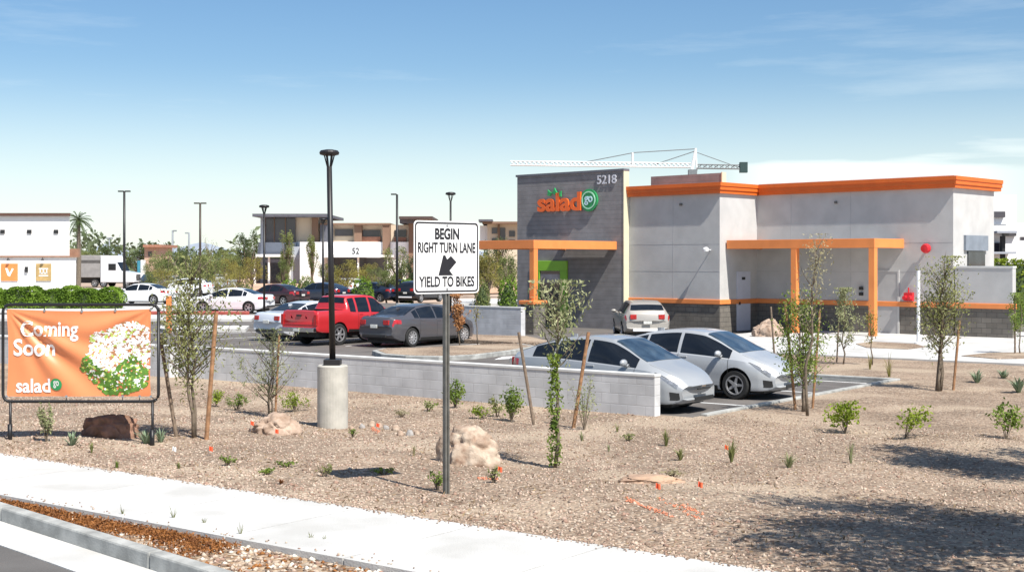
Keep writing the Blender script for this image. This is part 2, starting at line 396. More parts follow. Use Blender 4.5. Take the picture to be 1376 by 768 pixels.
# far side of the road
b = MB(); b.box(-80, 60, -60, -14, -.5, -.10); st(kobj(b.build('far_verge', M_soil)))
# planting strip (triangle between kerb and sidewalk)
def kxy(t, n): return (kx+kd.x*t+kn.x*n, ky+kd.y*t+kn.y*n)
tri = [kxy(0.1, .16), kxy(16, .16)]
e = sq(20, -1.79); f_ = sq(1.0, -1.79)
pl = [kxy(-.25, .155), kxy(18, .155), sq(19, -1.785), sq(-.3, -1.785)]
cands = []
b = MB(); b.prism(pl, -.4, -.055); st(b.build('planting_strip', M_strip))
def inpoly(x, y, p):
    c = False; n = len(p)
    for i in range(n):
        x1, y1 = p[i]; x2, y2 = p[(i+1) % n]
        if (y1 > y) != (y2 > y) and x < (x2-x1)*(y-y1)/(y2-y1)+x1: c = not c
    return c
pts = []; lit = []
while len(pts) < 3000:
    x, y = random.uniform(-6, 6), random.uniform(6, 15)
    if inpoly(x, y, pl) and abs(x) < y*.42+.5: pts.append((x, y, -.05))
o = pebbles('cobble_stones', np.array(pts), .026, [pm[2], pm[1], mat('pebble_white', (.66, .60, .5), .9), pm[0], pm[3], L_litter], 2); tag(o, 'pale cobbles filling the narrow strip beside the kerb', 'cobbles')
while len(lit) < 9000:
    s = random.uniform(-.2, 6.8); q = -1.8-abs(random.gauss(0, .22))*(1+.5*math.sin(s*3))-random.random()*.15*(s > 1)
    x, y = sq(s, q)
    if inpoly(x, y, pl): lit.append((x, y, -.045+random.random()*.035))
V, Q = leaves(np.array(lit), .035, .014, seed=3); V[:, 2] = np.maximum(V[:, 2], -.054)
tag(fast('leaf_litter', V, Q, [L_litter]), 'rust brown dead leaves along the inner edge of the sidewalk', 'leaf litter', kind='stuff')

# car park
b = MB(); b.box(-120, 3.6, 11.9, 62, -.6, LOT); st(sqobj(b.build('car_park_asphalt', M_asph)))
b = MB(); b.box(3.6-.001, 3.75, 12.2, 21.7, -.55, -.335); b.box(-8, 3.75, 21.7, 21.85, -.55, -.335); b.box(-8.15, -8, 21.7, 28.5, -.55, -.335)
st(sqobj(b.build('car_park_kerb', M_curb, bevel=.015)))
b = MB(); b.box(-9, 30, 28.5, 46, -.6, -.335); st(sqobj(b.build('building_walkway', M_conc)))
def pxpoly(p, z): return [G(a, c, z)[:2] for a, c in p]
b = MB()
b.prism(pxpoly([(1165, 467), (1150, 462), (1172, 459), (1230, 462), (1243, 466), (1220, 469)], -.33), -.34, -.315)
b.prism(pxpoly([(1292, 478), (1330, 474), (1400, 473), (1400, 481), (1340, 482)], -.33), -.34, -.315)
st(b.build('walkway_gravel_patch', M_grav))
# drive lane of asphalt along the building's left part
b = MB(); b.box(-60, -9, 28.5, 62, -.5, LOT+.004); st(sqobj(b.build('drive_lane', M_asph)))
b = MB()
# planted island beside the grey sedan
isl = pxpoly([(500, 470.5), (512, 475), (545, 477.5), (590, 478.5), (640, 476), (690, 470), (722, 464.5), (700, 461), (640, 462.5), (560, 467), (515, 467.5)], -.33)
ctr = Vector((sum(p[0] for p in isl)/len(isl), sum(p[1] for p in isl)/len(isl)))
b = MB(); b.prism(isl, -.5, -.33); st(b.build('island_kerb', M_curb, bevel=.02))
b = MB(); b.prism([tuple(ctr+(Vector(p)-ctr)*.93) for p in isl], -.34, -.318); st(b.build('island_gravel', M_grav))
# island behind the grey block wall, further kerbs and concrete apron on the left
b = MB(); b.prism(pxpoly([(560, 447), (708, 451), (735, 457), (735, 460), (690, 459.5), (560, 452)], -.33), -.5, -.33); st(b.build('wall_foot_bed', M_grav))
b = MB()
b.prism(pxpoly([(200, 421), (335, 421), (335, 423), (200, 423)], LOT), LOT-.05, -.33); 
o = b.build('red_kerb', M_red); st(o)
b = MB()
b.prism(pxpoly([(-60, 425.5), (345, 426), (338, 432), (-60, 431)], LOT), LOT-.05, -.34)
b.prism(pxpoly([(215, 441), (335, 441), (330, 446), (215, 446)], LOT), LOT-.05, -.34)
st(b.build('far_island_kerb', M_conc))
b = MB(); b.prism(pxpoly([(-200, 387), (335, 387), (350, 420), (-160, 420)], LOT), LOT-.05, LOT+.006); st(b.build('concrete_apron', M_conc))
b = MB(); b.prism(pxpoly([(600, 404), (700, 404), (700, 411), (600, 411)], LOT), LOT-.05, -.3); st(b.build('far_kerb', M_conc))
b = MB(); b.prism(pxpoly([(290, 378), (350, 377), (560, 381), (700, 380), (700, 392), (620, 394), (430, 391), (290, 392)], LOT), LOT-.05, -.1); st(b.build('dirt_bank', mat('pink_dirt', (.55, .36, .25), .95, var=.12, scale=.3)))
# painted markings
b = MB(); b.flat(pxpoly([(664, 483), (676, 479), (700, 478), (700, 481)], LOT), LOT+.006)
for s0 in (-24.3, -21.5+1.37, -18.75+1.37, -14.4, -27.2, -30):
    b.add([(*sq(s0, 24.2), LOT+.006), (*sq(s0+.1, 24.2), LOT+.006), (*sq(s0+.1, 29.5), LOT+.006), (*sq(s0, 29.5), LOT+.006)], [(0, 1, 2, 3)])
for q0 in (12.1, 15.0, 18.4, 21.4):
    b.add([(*sq(-1.8, q0), LOT+.006), (*sq(3.5, q0), LOT+.006), (*sq(3.5, q0+.1), LOT+.006), (*sq(-1.8, q0+.1), LOT+.006)], [(0, 1, 2, 3)])
st(b.build('painted_markings', M_paint, recalc=False))
# hills very far away
hb = MB(); X = np.linspace(-1400, 900, 80); pr = [max(2, 26+22*math.sin(x*.006+1)+9*math.sin(x*.021)+5*math.sin(x*.05)) for x in X]
for i in range(79):
    hb.add([(X[i], 3500, -1), (X[i+1], 3500, -1), (X[i+1], 3650, pr[i+1]), (X[i], 3650, pr[i]), (X[i+1], 3900, -1), (X[i], 3900, -1)], [(0, 1, 2, 3), (3, 2, 4, 5)])
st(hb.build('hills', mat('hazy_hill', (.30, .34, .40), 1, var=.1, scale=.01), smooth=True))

# ================================================================== WALLS
def wall(name, label, p0, d, length, th, z0, z1, capm=M_cap):
    """block wall from p0 along unit d; front face towards the street"""
    ang = math.atan2(d[1], d[0])
    t = thing(name, label, 'wall', (p0[0], p0[1], 0), ang)
    b = MB(); b.box(-length, 0, 0, th, z0, z1-.05); b.build('block_wall', M_wall, t)
    b = MB(); b.box(-length-.01, .012, -.012, th+.012, z1-.05, z1); b.build('coping', capm, t, bevel=.006)
    return t
wd = Vector((11.07, -8.69)).normalized()
wall('block_wall', 'long low grey block wall ending beside the nose of the silver hatchback', (2.66, 25.0), wd, 14.07, .2, -.6, .405)
wall('block_wall', 'low grey block wall standing partly behind the banner', (-8.38-.617*.28, 33.67-.787*.28), wd, 22, .27, -.6, .405)
bd = Vector((.724, -.690))
p = G(700, 452, LOT)
wall('block_wall', 'short grey block wall in front of the dark pillar of the orange canopy', (p[0], p[1]), bd, 7.5, .25, -.6, .70)

# ================================================================== THE RESTAURANT
BX, BY = 16.98, 51.55; BA = math.atan2(-.690, .724)
B = thing('restaurant', 'grey and white stucco drive through restaurant with orange roof trim and dark tower', 'building', (BX, BY, 0), BA)
b = MB()
b.box(-13.74, -8.89, -2.77, 13, .94, 5.4)          # front block A
b.box(-8.89, 0, 0, 3.65, .94, 5.4)                  # block B
b.box(-8.89, -5.8, 3.65, 13, .94, 5.35)
b.build('wall', M_stuc, B)
b = MB()
b.box(-13.74, -8.89, -2.77, 13, -.6, .74); b.box(-8.89, 0, 0, 3.65, -.6, .74); b.box(-8.89, -5.8, 3.65, 13, -.6, .74)
b.build('block_base', M_wains, B)
b = MB()
b.box(-13.74, -8.89+.06, -2.77-.06, 12.9, .74, .94); b.box(-8.89, .06, -.06, 3.66, .74, .94)
b.build('orange_band', M_or, B, bevel=.02)
b = MB()
b.box(-20.14, -13.74, -3.12, -2.8, -.6, 6.5); b.box(-20.14, -13.74, -2.8, 9, -.6, 5.6); b.build('tower', M_tower, B)
b = MB(); b.box(-20.2, -13.68, -3.17, -2.76, 6.5, 6.6); b.build('tower_cap', mat('dark_grey_flashing', (.13, .13, .15), .5, var=.05), B)
b = MB(); b.box(-13.735, -13.69, -3.14, -2.78, -.55, 6.5); b.build('tower_lit_edge', mat('sunlit_edge_cream', (.62, .58, .42), .7, var=.04), B)  # cream colour stands for sunlight on the end face of the tower wall
b = MB(); b.box(-13.7, -9.9, -1.2, -.95, 5.4, 6.33); b.build('rear_parapet', M_tower, B)
b = MB(); b.box(-9.9, -9.84, -1.22, -.93, 5.4, 6.36); b.build('parapet_lit_edge', MATS['sunlit_edge_cream'], B)  # same painted sunlight on the end face of the parapet
b = MB()   # cornices
for (x0, x1, y0, y1) in ((-13.9, -8.89+.17, -2.77-.19, 10), (-8.7, .2, -.19, 4.0)):
    for (z0, z1, g_) in ((5.36, 5.5, -.05), (5.5, 5.66, 0), (5.66, 5.81, .035)):
        b.box(x0, x1+g_, y0-g_, y1, z0, z1)
b.build('cornice', M_corn, B)
b = MB(); b.box(-8.7, .1, -.1, 3.9, 5.81, 5.84); b.build('roof', M_stucw, B)
for z_ in (2.1, 3.25):
    b = MB(); b.box(-13.73, -8.892, -2.774, -2.7695, z_, z_+.018); b.build('stucco_joint', M_stj, B)
    b = MB(); b.box(-8.88, -.002, -.004, .0005, z_, z_+.018); b.build('stucco_joint', M_stj, B)
for x_ in (-11.3,): MB().box(x_, x_+.018, -2.774, -2.7695, .95, 5.35).build('stucco_joint', M_stj, B)
for x_ in (-4.4, -7.2): MB().box(x_, x_+.018, -.004, .0005, .95, 5.35).build('stucco_joint', M_stj, B)
for x_ in (-10.9, -5.1): MB().box(x_, x_+.1, (-2.86 if x_ < -8.9 else -.09), (-2.772 if x_ < -8.9 else -.002), 4.9, 5.0).build('scupper', M_steeld, B)
# canopy over the side doors
cz0, cz1 = 3.05, 3.41
b = MB(); b.box(-8.82, -2.04, -2.37, -2.17, cz0, cz1); b.box(-2.24, -2.04, -2.17, -.004, cz0, cz1); b.box(-8.82, -8.62, -2.17, -.004, cz0, cz1)
b.build('canopy', M_or, B, bevel=.01)
MB().box(-8.62, -2.24, -2.17, -.01, cz1-.2, cz1-.12).build('canopy_deck', M_steel, B)
for x in (-2.30, -5.74):
    b = MB(); b.box(x, x+.25, -2.365, -2.12, -.6, cz0+.01); b.build('canopy_post', M_or, B, bevel=.01)
# drive canopy on the tower
b = MB()
b.box(-17.3, -14.1, -8.52, -8.3, cz0, cz1); b.box(-14.32, -14.1, -8.3, -3.13, cz0, cz1); b.box(-17.3, -17.08, -8.3, -3.13, cz0, cz1)
b.build('canopy', M_or, B, bevel=.01)
MB().box(-17.08, -14.32, -8.3, -3.2, cz1-.2, cz1-.12).build('canopy_deck', M_steel, B)
b = MB(); b.box(-14.36, -14.11, -8.5, -8.26, .9, cz0+.01); b.build('canopy_post', M_or, B, bevel=.01)
b = MB(); b.box(-14.62, -13.9, -8.75, -8.03, -.6, .76); b.build('pillar_base', M_wains, B)
b = MB(); b.box(-14.68, -13.84, -8.81, -7.97, .76, .92); b.build('pillar_cap', M_or, B, bevel=.02)
# green framed doorway
gx1 = -13.74-3.23; gx0 = gx1-2.1
b = MB(); b.box(gx0, gx1, -3.2, -3.12-.002, 2.1, 2.56); b.box(gx1-.42, gx1, -3.2, -3.122, -.5, 2.1); b.box(gx0, gx0+.42, -3.2, -3.122, -.5, 2.1)
fr = b.build('door_frame', M_green, B, bevel=.01)
b = MB(); b.box(gx0+.42, gx1-.42, -3.15, -3.123, -.4, 2.1); b.build('glass_door', M_glassd, B)
b = MB()
for (x0, x1, z0, z1) in ((gx0+.45, gx1-.45, 1.55, 1.95),): b.box(x0, x1, -3.165, -3.151, z0, z1)
b.build('door_poster', mat('pale_poster', (.5, .45, .45), .5, c2=(.25, .2, .2), scale=3), B)
b = MB(); b.box(gx0+1.02, gx0+1.08, -3.18, -3.151, -.4, 1.5); b.build('door_mullion', M_steeld, B)
# doors
b = MB(); b.box(-3.33, -2.33+.02, -.035, -.002, -.4, 2.12); d = b.build('door', M_door, B)
b = MB(); b.box(-3.40, -3.33, -.05, -.003, -.4, 2.19); b.box(-2.31, -2.24, -.05, -.003, -.4, 2.19); b.box(-3.33, -2.31, -.05, -.003, 2.12, 2.19); b.build('door_frame', M_stuc, B)
b = MB(); b.box(-3.25, -3.2, -.1, -.036, .62, .74); b.build('handle', M_steeld, d)
b = MB(); b.box(-8.89+.003, -8.89+.04, -1.55, -.55, -.4, 2.1); d = b.build('door', M_doorl, B)
b = MB(); b.box(-8.85, -8.845, -1.2, -.95, 1.75, 1.87); b.build('door_sign', M_black, d)
b = MB(); b.box(-8.85, -8.79, -1.45, -1.38, .7, .82); b.build('handle', M_black, d)
b = MB(); b.box(-8.50, -8.36, -.09, -.002, 2.35, 2.62)
# wall lights, bell, connection
def wall_lamp(x, y, z):
    b = MB(); b.lathe([(.03, 0), (.11, .0), (.13, .1), (.06, .17)], 12, (x, y-.34, z-.05)); b.tube([(x, y-.002, z), (x, y-.26, z+.04)], .022, 6)
    return b.build('wall_light', M_white, B)
wall_lamp(-9.35, -2.77, 3.0)
b = MB(); b.lathe([(.02, -.30), (.15, -.29), (.19, -.18), (.19, -.1), (.06, -.08), (.05, 0)], 18, (-1.05, -.002, 3.03), 'y'); b.build('alarm_bell', mat('red_enamel', (.62, .02, .03), .35), B)
b = MB(); b.box(-1.98, -1.62, -.16, -.004, .98, 1.3); b.lathe([(.08, -.3), (.09, -.16)], 12, (-1.9, 0, 1.1), 'y'); b.lathe([(.08, -.3), (.09, -.16)], 12, (-1.7, 0, 1.1), 'y'); b.tube([(-1.8, -.1, 1.3), (-1.8, -.1, 1.5)], .03, 8)
b.build('fire_connection', MATS['red_enamel'], B)
for z_ in (1.15, 1.38): MB().box(-3.95, -3.82, -.14, -.003, z_, z_+.13).build('switch_box', M_black, B)
# service window and pipes on the sunny side wall
b = MB(); b.box(.002, .1, .9, 2.9, 2.95, 3.55); b.build('vent_hood', mat('blue_grey_metal', (.20, .23, .27), .5, var=.1), B)
b = MB(); b.box(.002, .06, 1.2, 2.7, 1.9, 2.93); b.build('service_window', M_glassd, B)
b = MB(); b.box(.002, .35, .8, 2.9, 1.78, 1.86); b.build('window_sill', M_steeld, B)
# lettering
M_letter = mat('orange_letter', (.85, .14, .02), .4, var=.03)
M_lg = mat('green_sign', (.03, .32, .10), .4, var=.1)
lo = 4.62
def tp(px):   # x on tower face for a picture column
    k = (px-CX)/F; c, s_ = math.cos(BA), math.sin(BA)
    # point = B + x*(c,s)+(-3.12)*(-s,c)
    ax, ay = BX+3.12*s_, BY-3.12*c
    return (k*ay-ax)/(c-k*s_)
def tz(px, py):
    x = tp(px); D = BY+x*math.sin(BA)-3.12*math.cos(BA); return HC-(py-HY)*D/F
def bx(px0, px1, py0, py1):
    x0, x1 = tp(px0), tp(px1); z0, z1 = tz((px0+px1)/2, py1), tz((px0+px1)/2, py0)
    return (x0+x1)/2, (z0+z1)/2, x1-x0, z1-z0
x, z, w_, h_ = bx(725, 783, 259, 284)
text_mesh('sign_letters', 'salad', w_, h_, at(x, -3.2, z), M_letter, B, .08, .03)
b = MB()
for px, py, a in ((741, 261, 25), (748, 259, 0), (754, 262, -35)):
    x = tp(px); z = tz(px, py); a = R(a)
    pr = [(-.14, 0), (-.06, .10), (.0, .22), (.06, .10), (.14, 0), (.0, -.1)]
    b.add([(x+p*math.cos(a)-q*math.sin(a), yy, z+q*math.cos(a)+p*math.sin(a)) for yy in (-3.28, -3.2) for p, q in pr], [(0, 1, 2, 3, 4, 5), (11, 10, 9, 8, 7, 6)]+[(i, i+6, (i+1) % 6+6, (i+1) % 6) for i in range(6)])
b.build('sign_leaves', M_lg, B)
x, z, w_, h_ = bx(781, 805, 254, 284); r_ = h_/2
b = MB(); b.lathe([(r_*.98, 0), (r_, -.09)], 36, (x, -3.13, z), 'y'); rd = b.build('sign_roundel', M_lg, B)
b = MB()
ring = [(r_*.80, -.10), (r_*.80, -.12), (r_*.70, -.12), (r_*.70, -.10)]
n = 36
vs = [(x+r*math.cos(2*math.pi*j/n), -3.13+y_, z+r*math.sin(2*math.pi*j/n)) for r, y_ in ring for j in range(n)]
b.add(vs, [(i*n+j, i*n+(j+1) % n, (i+1)*n+(j+1) % n, (i+1)*n+j) for i in range(3) for j in range(n)])
b.build('roundel_ring', mat('pale_green_letter', (.45, .75, .55), .4), rd)
text_mesh('roundel_letters', 'go', r_*.95, r_*.8, at(x, -3.225, z-.02), mat('pale_blue_letter', (.55, .75, .80), .4), rd, .03, .02)
x, z, w_, h_ = bx(803, 829, 235, 247)
text_mesh('house_number', '5218', w_, h_, at(x, -3.14, z), mat('silver_letter', (.62, .62, .66), .4), B, .03, .015)
# roof top units
b = MB(); b.box(-8.3, -6.3, 5, 7, 5.35, 5.75); b.build('roof_unit', M_steel, B)

# enclosure walls right of the restaurant
def to_world(x, y): c, s_ = math.cos(BA), math.sin(BA); return (BX+c*x-s_*y, BY+s_*x+c*y)
def enclosure(label, x0, x1, y, dpt, base=True):
    X, Y = to_world(x1, y)
    t = thing('enclosure_wall', label, 'wall', (X, Y, 0), BA); Ln = x1-x0
    b = MB(); b.box(-Ln, 0, 0, dpt, .94, 2.28); b.build('wall', M_stuc, t)
    b = MB(); b.box(-Ln, 0, 0, dpt, -.7, .74); b.build('block_base', M_wains, t)
    b = MB(); b.box(-Ln, .05, -.05, dpt, .74, .94); b.build('orange_band', M_or, t, bevel=.02)
    b = MB(); b.box(-Ln, .02, -.02, dpt+.02, 2.28, 2.35); b.build('coping', M_cap, t)
enclosure('grey enclosure wall with orange band touching the right end of the restaurant', .07, 2.32, .01, .3)
enclosure('set back grey enclosure wall at the right edge of the photo', 2.4, 9, 1.3, .3)

# white pole
x, y, z = G(1234, 461, -.335)
t = tag(MB().tube([(x, y, -.34), (x, y, 2.2)], .06, 10).lathe([(.14, -.34), (.14, -.3), (.06, -.28)], 12, (x, y, 0)).build('white_post', M_white, smooth=False), 'slim white post standing on the walkway before the red fire connection', 'post')

# ================================================================== BANNER
bz = gnd(14, 590)
X0, D0, _ = bz
kk = D0/F
def bxz(px, py): return ((px-CX)*kk, HC-(py-HY)*kk)
t = thing('banner_stand', 'black tube frame holding the orange banner, standing on the gravel', 'banner stand', (0, D0, 0))
xl, zt_ = bxz(4, 409); xr, zb_ = bxz(213, 539)
c_ = .1; rt = .022
def rr(x0, x1, z0, z1, r, y=0):
    out = []
    for cx_, cz_, a0 in ((x1-r, z1-r, 0), (x0+r, z1-r, 90), (x0+r, z0+r, 180), (x1-r, z0+r, 270)):
        for k in range(5): a = R(a0+k*22.5); out.append((cx_+r*math.cos(a), y, cz_+r*math.sin(a)))
    out.append(out[0]); return out
MB().tube(rr(xl, xr, zb_, zt_, c_), rt, 8).build('frame', M_blk, t, smooth=True)
for px in (14, 205):
    x = (px-CX)*kk; zg = terr(x, D0)
    MB().tube([(x, 0, zg-.1), (x, 0, zb_)], .02, 8).build('leg', M_blk, t, smooth=True)
    MB().tube([(x, -.02, zg-.1), (x, -.02, zg+.22)], .034, 8).build('ground_sleeve', M_blk, t, smooth=True)
x0, z1 = bxz(9, 415); x1, z0 = bxz(203, 532); W, H = x1-x0, z1-z0
TL = (x0, z1)
def ripple(x, z):
    u = (x-x0)/W; v = (z1-z)/H
    a = math.atan2(v*.62+1e-6, u+1e-6); r = math.hypot(u, v*.62)
    d = .060*math.sin(a*17+.5+r*1.5)*math.exp(-((a-.72)/.38)**2)*min(1, r*2.2)*max(0, 1-r*.72)
    a2 = math.atan2(v*.62+1e-6, 1-u+1e-6); r2 = math.hypot(1-u, v*.62)
    d += .028*math.sin(a2*14)*min(1, r2*3)*max(0, 1-r2*1.3)
    d += .022*math.sin(u*7+v*3)*math.sin(v*3.1)+.010*math.sin(u*17+v*9)*v
    return d
def fab(x, z, off=0): return (x, ripple(x, z)-off, z)
nx, nz = 110, 64
sag = lambda u: .0
V = []; Fq = []
for j in range(nz+1):
    for i in range(nx+1):
        u, v = i/nx, j/nz
        ex = .018*math.sin(v*math.pi)*(1-2*u); ez = -.03*math.sin(u*math.pi)*(1-v)
        V.append(fab(x0+u*W+ex, z1-v*H+ez))
for j in range(nz):
    for i in range(nx): a = j*(nx+1)+i; Fq.append((a, a+1, a+nx+2, a+nx+1))
M_ban = mat('orange_banner', (.80, .27, .11), .38, var=.07, scale=1.2, trans=.12)
ban = thing('banner', 'creased orange fabric banner with white lettering and a printed salad', 'banner', (0, D0-.002, 0))
MB().add(V, Fq).build('banner_cloth', M_ban, ban, smooth=True, recalc=False)
# pale swoosh and printed picture
sw = MB(); 
for i in range(26):
    u0, u1 = i/26*.95+.02, (i+1)/26*.95+.02
    def band(u): 
        c = .16+.75*max(0, .56-u)**1.2*0+.34*math.sin(min(1, u/.55)*1.5)*.9 - max(0, u-.5)*.55; return c-.07-.03*math.sin(u*5), c+.07
    a0, a1 = band(u0); b0, b1 = band(u1)
    sw.add([fab(x0+W*u0, z1-H*a0, .004), fab(x0+W*u1, z1-H*b0, .004), fab(x0+W*u1, z1-H*b1, .004), fab(x0+W*u0, z1-H*a1, .004)], [(0, 1, 2, 3)])
def on_cloth(off):
    return lambda v: Vector(fab(v.x, v.z, off-v.y*0+(-v.y)))
Mw = mat('white_print', (.85, .84, .82), .6, var=.02)
def btext(txt, px0, px1, py0, py1, m=Mw, bold=.02):
    ax, az = bxz(px0, py1); cx_, cz_ = bxz(px1, py0)
    return text_mesh('lettering', txt, cx_-ax, cz_-az, at((ax+cx_)/2, 0, (az+cz_)/2), m, ban, .002, bold, 0, on_cloth(.008))
btext('Coming', 28, 106, 431, 458); btext('Soon', 18, 74, 455, 478); btext('salad', 22, 68, 508, 527)
b = MB(); cx_, cz_ = bxz(76, 516); n = 24
for k in range(n):
    a0, a1 = 2*math.pi*k/n, 2*math.pi*(k+1)/n
    b.add([fab(cx_+.085*math.cos(a0), cz_+.085*math.sin(a0), .008), fab(cx_+.085*math.cos(a1), cz_+.085*math.sin(a1), .008), fab(cx_, cz_, .008)], [(0, 1, 2)])
b.build('printed_roundel', M_lg, ban, recalc=False)
btext('go', 72, 80, 511, 521)
pic = MB(); r = random.Random(5)
def blob(u, v, rad, mi, k):
    n = 7; a = r.random()*6; pts_ = []
    for j in range(n):
        rr_ = rad*(.6+.6*r.random()); pts_.append((x0+W*u+rr_*math.cos(a+j*6.283/n), z1-H*v+rr_*math.sin(a+j*6.283/n)*.8))
    pic.m = mi; pic.add([fab(px_, pz_, .006+k*.0001) for px_, pz_ in pts_], [tuple(range(n))])
for k in range(2400):
    a = r.random()*6.283; q = r.random()**.5
    u = .80+.27*q*math.cos(a)*(1+.12*math.sin(a*5)); v = .58+.42*q*math.sin(a)*(1+.1*math.sin(a*4))
    if u > .985 or v > .975: continue
    top = v < .63+.1*math.sin(u*20)
    mi = (0 if r.random() < .72 else (2 if r.random() < .6 else 3)) if top else (1 if r.random() < .75 else (0 if r.random() < .5 else 3))
    blob(u, v, r.uniform(.008, .034), mi, k*.01)
pic.build('printed_salad', [Mw, mat('print_green', (.12, .26, .03), .6, c2=(.05, .13, .01), scale=9), mat('print_brown', (.40, .20, .09), .6), mat('print_lime', (.45, .58, .12), .6)], ban, recalc=False)
M_chrome_ = M_steel
for px, py, qx, qy in ((9, 415, 6, 410), (203, 415, 211, 409), (60, 417, 60, 410), (110, 418, 110, 409), (155, 417, 155, 409), (9, 532, 6, 540), (203, 532, 211, 538), (90, 532, 90, 540), (165, 532, 165, 540), (188, 532, 188, 540)):
    a = bxz(px, py); c = bxz(qx, qy); MB().tube([(a[0], ripple(*a)-.004, a[1]), (c[0], -.02, c[1])], .007, 5).build('tie_cord', M_black, ban); MB().lathe([(.018, -.012), (.018, -.006)], 12, (a[0], ripple(*a), a[1]), 'y').build('eyelet', M_chrome_, ban)

# ================================================================== TRAFFIC SIGN
bx_, by_, bz_ = gnd(600, 663)
S = thing('traffic_sign', 'white road sign on a steel post telling drivers to yield to bikes', 'road sign', (bx_, by_, bz_), math.atan2(.68, .73))
SD = by_; ks = SD/F
zt0 = HC+(HY-297)*ks-bz_; zb0 = HC-(394-HY)*ks-bz_; sw_ = .93
cx0 = ((598-CX)*ks-bx_)
lx = cx0*math.cos(math.atan2(.68, .73)); 
MB().box(-.03, .03, .0, .03, -.2, zt0-.03).box(-.03, -.012, -.018, .0, -.2, zt0-.03).box(.012, .03, -.018, 0, -.2, zt0-.03).build('post', M_steeld, S)
def rrect(w, h, r, n=6):
    out = []
    for cx_, cy_, a0 in ((w/2-r, h/2-r, 0), (-w/2+r, h/2-r, 90), (-w/2+r, -h/2+r, 180), (w/2-r, -h/2+r, 270)):
        for k in range(n+1): a = R(a0+k*90/n); out.append((cx_+r*math.cos(a), cy_+r*math.sin(a)))
    return out
hh = zt0-zb0; zc = (zt0+zb0)/2
def plate(w, h, r, y0, y1, name, m, par):
    p_ = rrect(w, h, r); b = MB(); n = len(p_)
    b.add([(lx+x, y, zc+z) for y in (y0, y1) for x, z in p_], [tuple(range(n)), tuple(range(2*n-1, n-1, -1))]+[(i, i+n, (i+1) % n+n, (i+1) % n) for i in range(n)])
    return b.build(name, m, par)
pp = plate(sw_, hh, .05, -.024, -.02, 'sign_plate', mat('sign_white', (.80, .80, .79), .45, var=.03, scale=5), S)
p1 = rrect(sw_-.03, hh-.03, .04); p2 = rrect(sw_-.065, hh-.065, .03); n = len(p1)
b = MB(); b.add([(lx+x, -.0262, zc+z) for x, z in p1]+[(lx+x, -.0262, zc+z) for x, z in p2], [(i, (i+1) % n, n+(i+1) % n, n+i) for i in range(n)])
Mk = mat('sign_black', (.015, .015, .02), .5, var=.1)
b.build('sign_border', Mk, pp)
def stext(t_, w_, h_, z_, bold=.02): return text_mesh('sign_lettering', t_, w_, h_, at(lx, -.0255, zc+z_), Mk, pp, .0015, bold)
stext('BEGIN', .345, .125, .255, .035); stext('RIGHT TURN LANE', .82, .115, .105, .025); stext('YIELD TO BIKES', .79, .115, -.265, .025)
# arrow pointing down-left
ar = [(-.12, -.15), (.10, -.15), (.045, -.095), (.135, .03), (.09, .075), (.03, .035), (-.03, .11), (-.055, .0), (-.085, -.03)]
ar = [(-.13, -.14), (.09, -.14), (.035, -.075), (.14, .04), (.055, .125), (-.0, .075), (-.03, .135), (-.06, .13)]
b = MB(); n = len(ar); b.add([(lx+x*.95, y, zc-.085+z*.80) for y in (-.0268, -.0255) for x, z in ar], [tuple(range(n)), tuple(range(2*n-1, n-1, -1))]+[(i, i+n, (i+1) % n+n, (i+1) % n) for i in range(n)])
b.build('sign_arrow', Mk, pp)
for z_ in (zc+.345, zc-.345): MB().lathe([(.014, -.0265), (.011, -.032)], 8, (lx, 0, z_), 'y').build('bolt', M_steel, pp)

# ================================================================== LIGHT POLES
def cone_lamp(label, px, base, D, topy, base_h=0, pr=.055, hr=.2, mtl=M_bronze, basew=.26, dx=0, group='bollard topped site light poles'):
    x, y, zb = base; zt = HC+(HY-topy)*D/F
    t = thing('lamp_post', label, 'lamp post', (x, y, zb), 0, group)
    h = zt-zb
    if base_h:
        MB().lathe([(basew, -.3), (basew, base_h-.02), (basew-.02, base_h)], 32).build('concrete_base', M_base, t, smooth=False)
        MB().box(-.14, .14, -.14, .14, base_h, base_h+.1).build('base_plate', mtl, t, bevel=.01)
    MB().tube([(0, 0, base_h), (dx, 0, h-hr*1.7)], [pr, pr*.85], 14).build('pole', mtl, t, smooth=True)
    b = MB()
    for a in (0, 2.09, 4.19, 1.05, 3.14, 5.24):
        if a in (1.05, 3.14+.0, 5.24) and hr < .1: continue
        b.tube([(dx+pr*.6*math.cos(a), pr*.6*math.sin(a), h-hr*1.75), (dx+hr*.55*math.cos(a), hr*.55*math.sin(a), h-hr*.35)], hr*.07, 6)
    b.build('lamp_bracket', mtl, t)
    MB().lathe([(hr*.6, -hr*.60), (hr*.94, -hr*.50), (hr, -hr*.30), (hr*.86, -hr*.1), (hr*.4, 0)], 24, (dx, 0, h)).build('lamp_head', mtl, t, smooth=False)
    return t
lp = gnd(447, 574)
cone_lamp('tall dark lamp post on a round concrete base behind the sidewalk', 447, lp, lp[1], 201, 84*lp[1]/F, 4.2*lp[1]/F, 13.5*lp[1]/F, M_blk, 20.5*lp[1]/F, dx=-4.5*lp[1]/F)
def far_cone(label, px, D, topy, hr=7):
    cone_lamp(label, px, ((px-CX)*D/F, D, LOT-.02), D, topy, .02, 1.6*D/F, hr*D/F, M_blk)
far_cone('lamp post with cone head left of the far office building', 355, 60, 275, 7)
far_cone('small pale lamp post with cone head before the office balcony', 434, 88, 293, 5)
far_cone('lamp post rising directly behind the road sign', 605.5, 56, 258, 7)
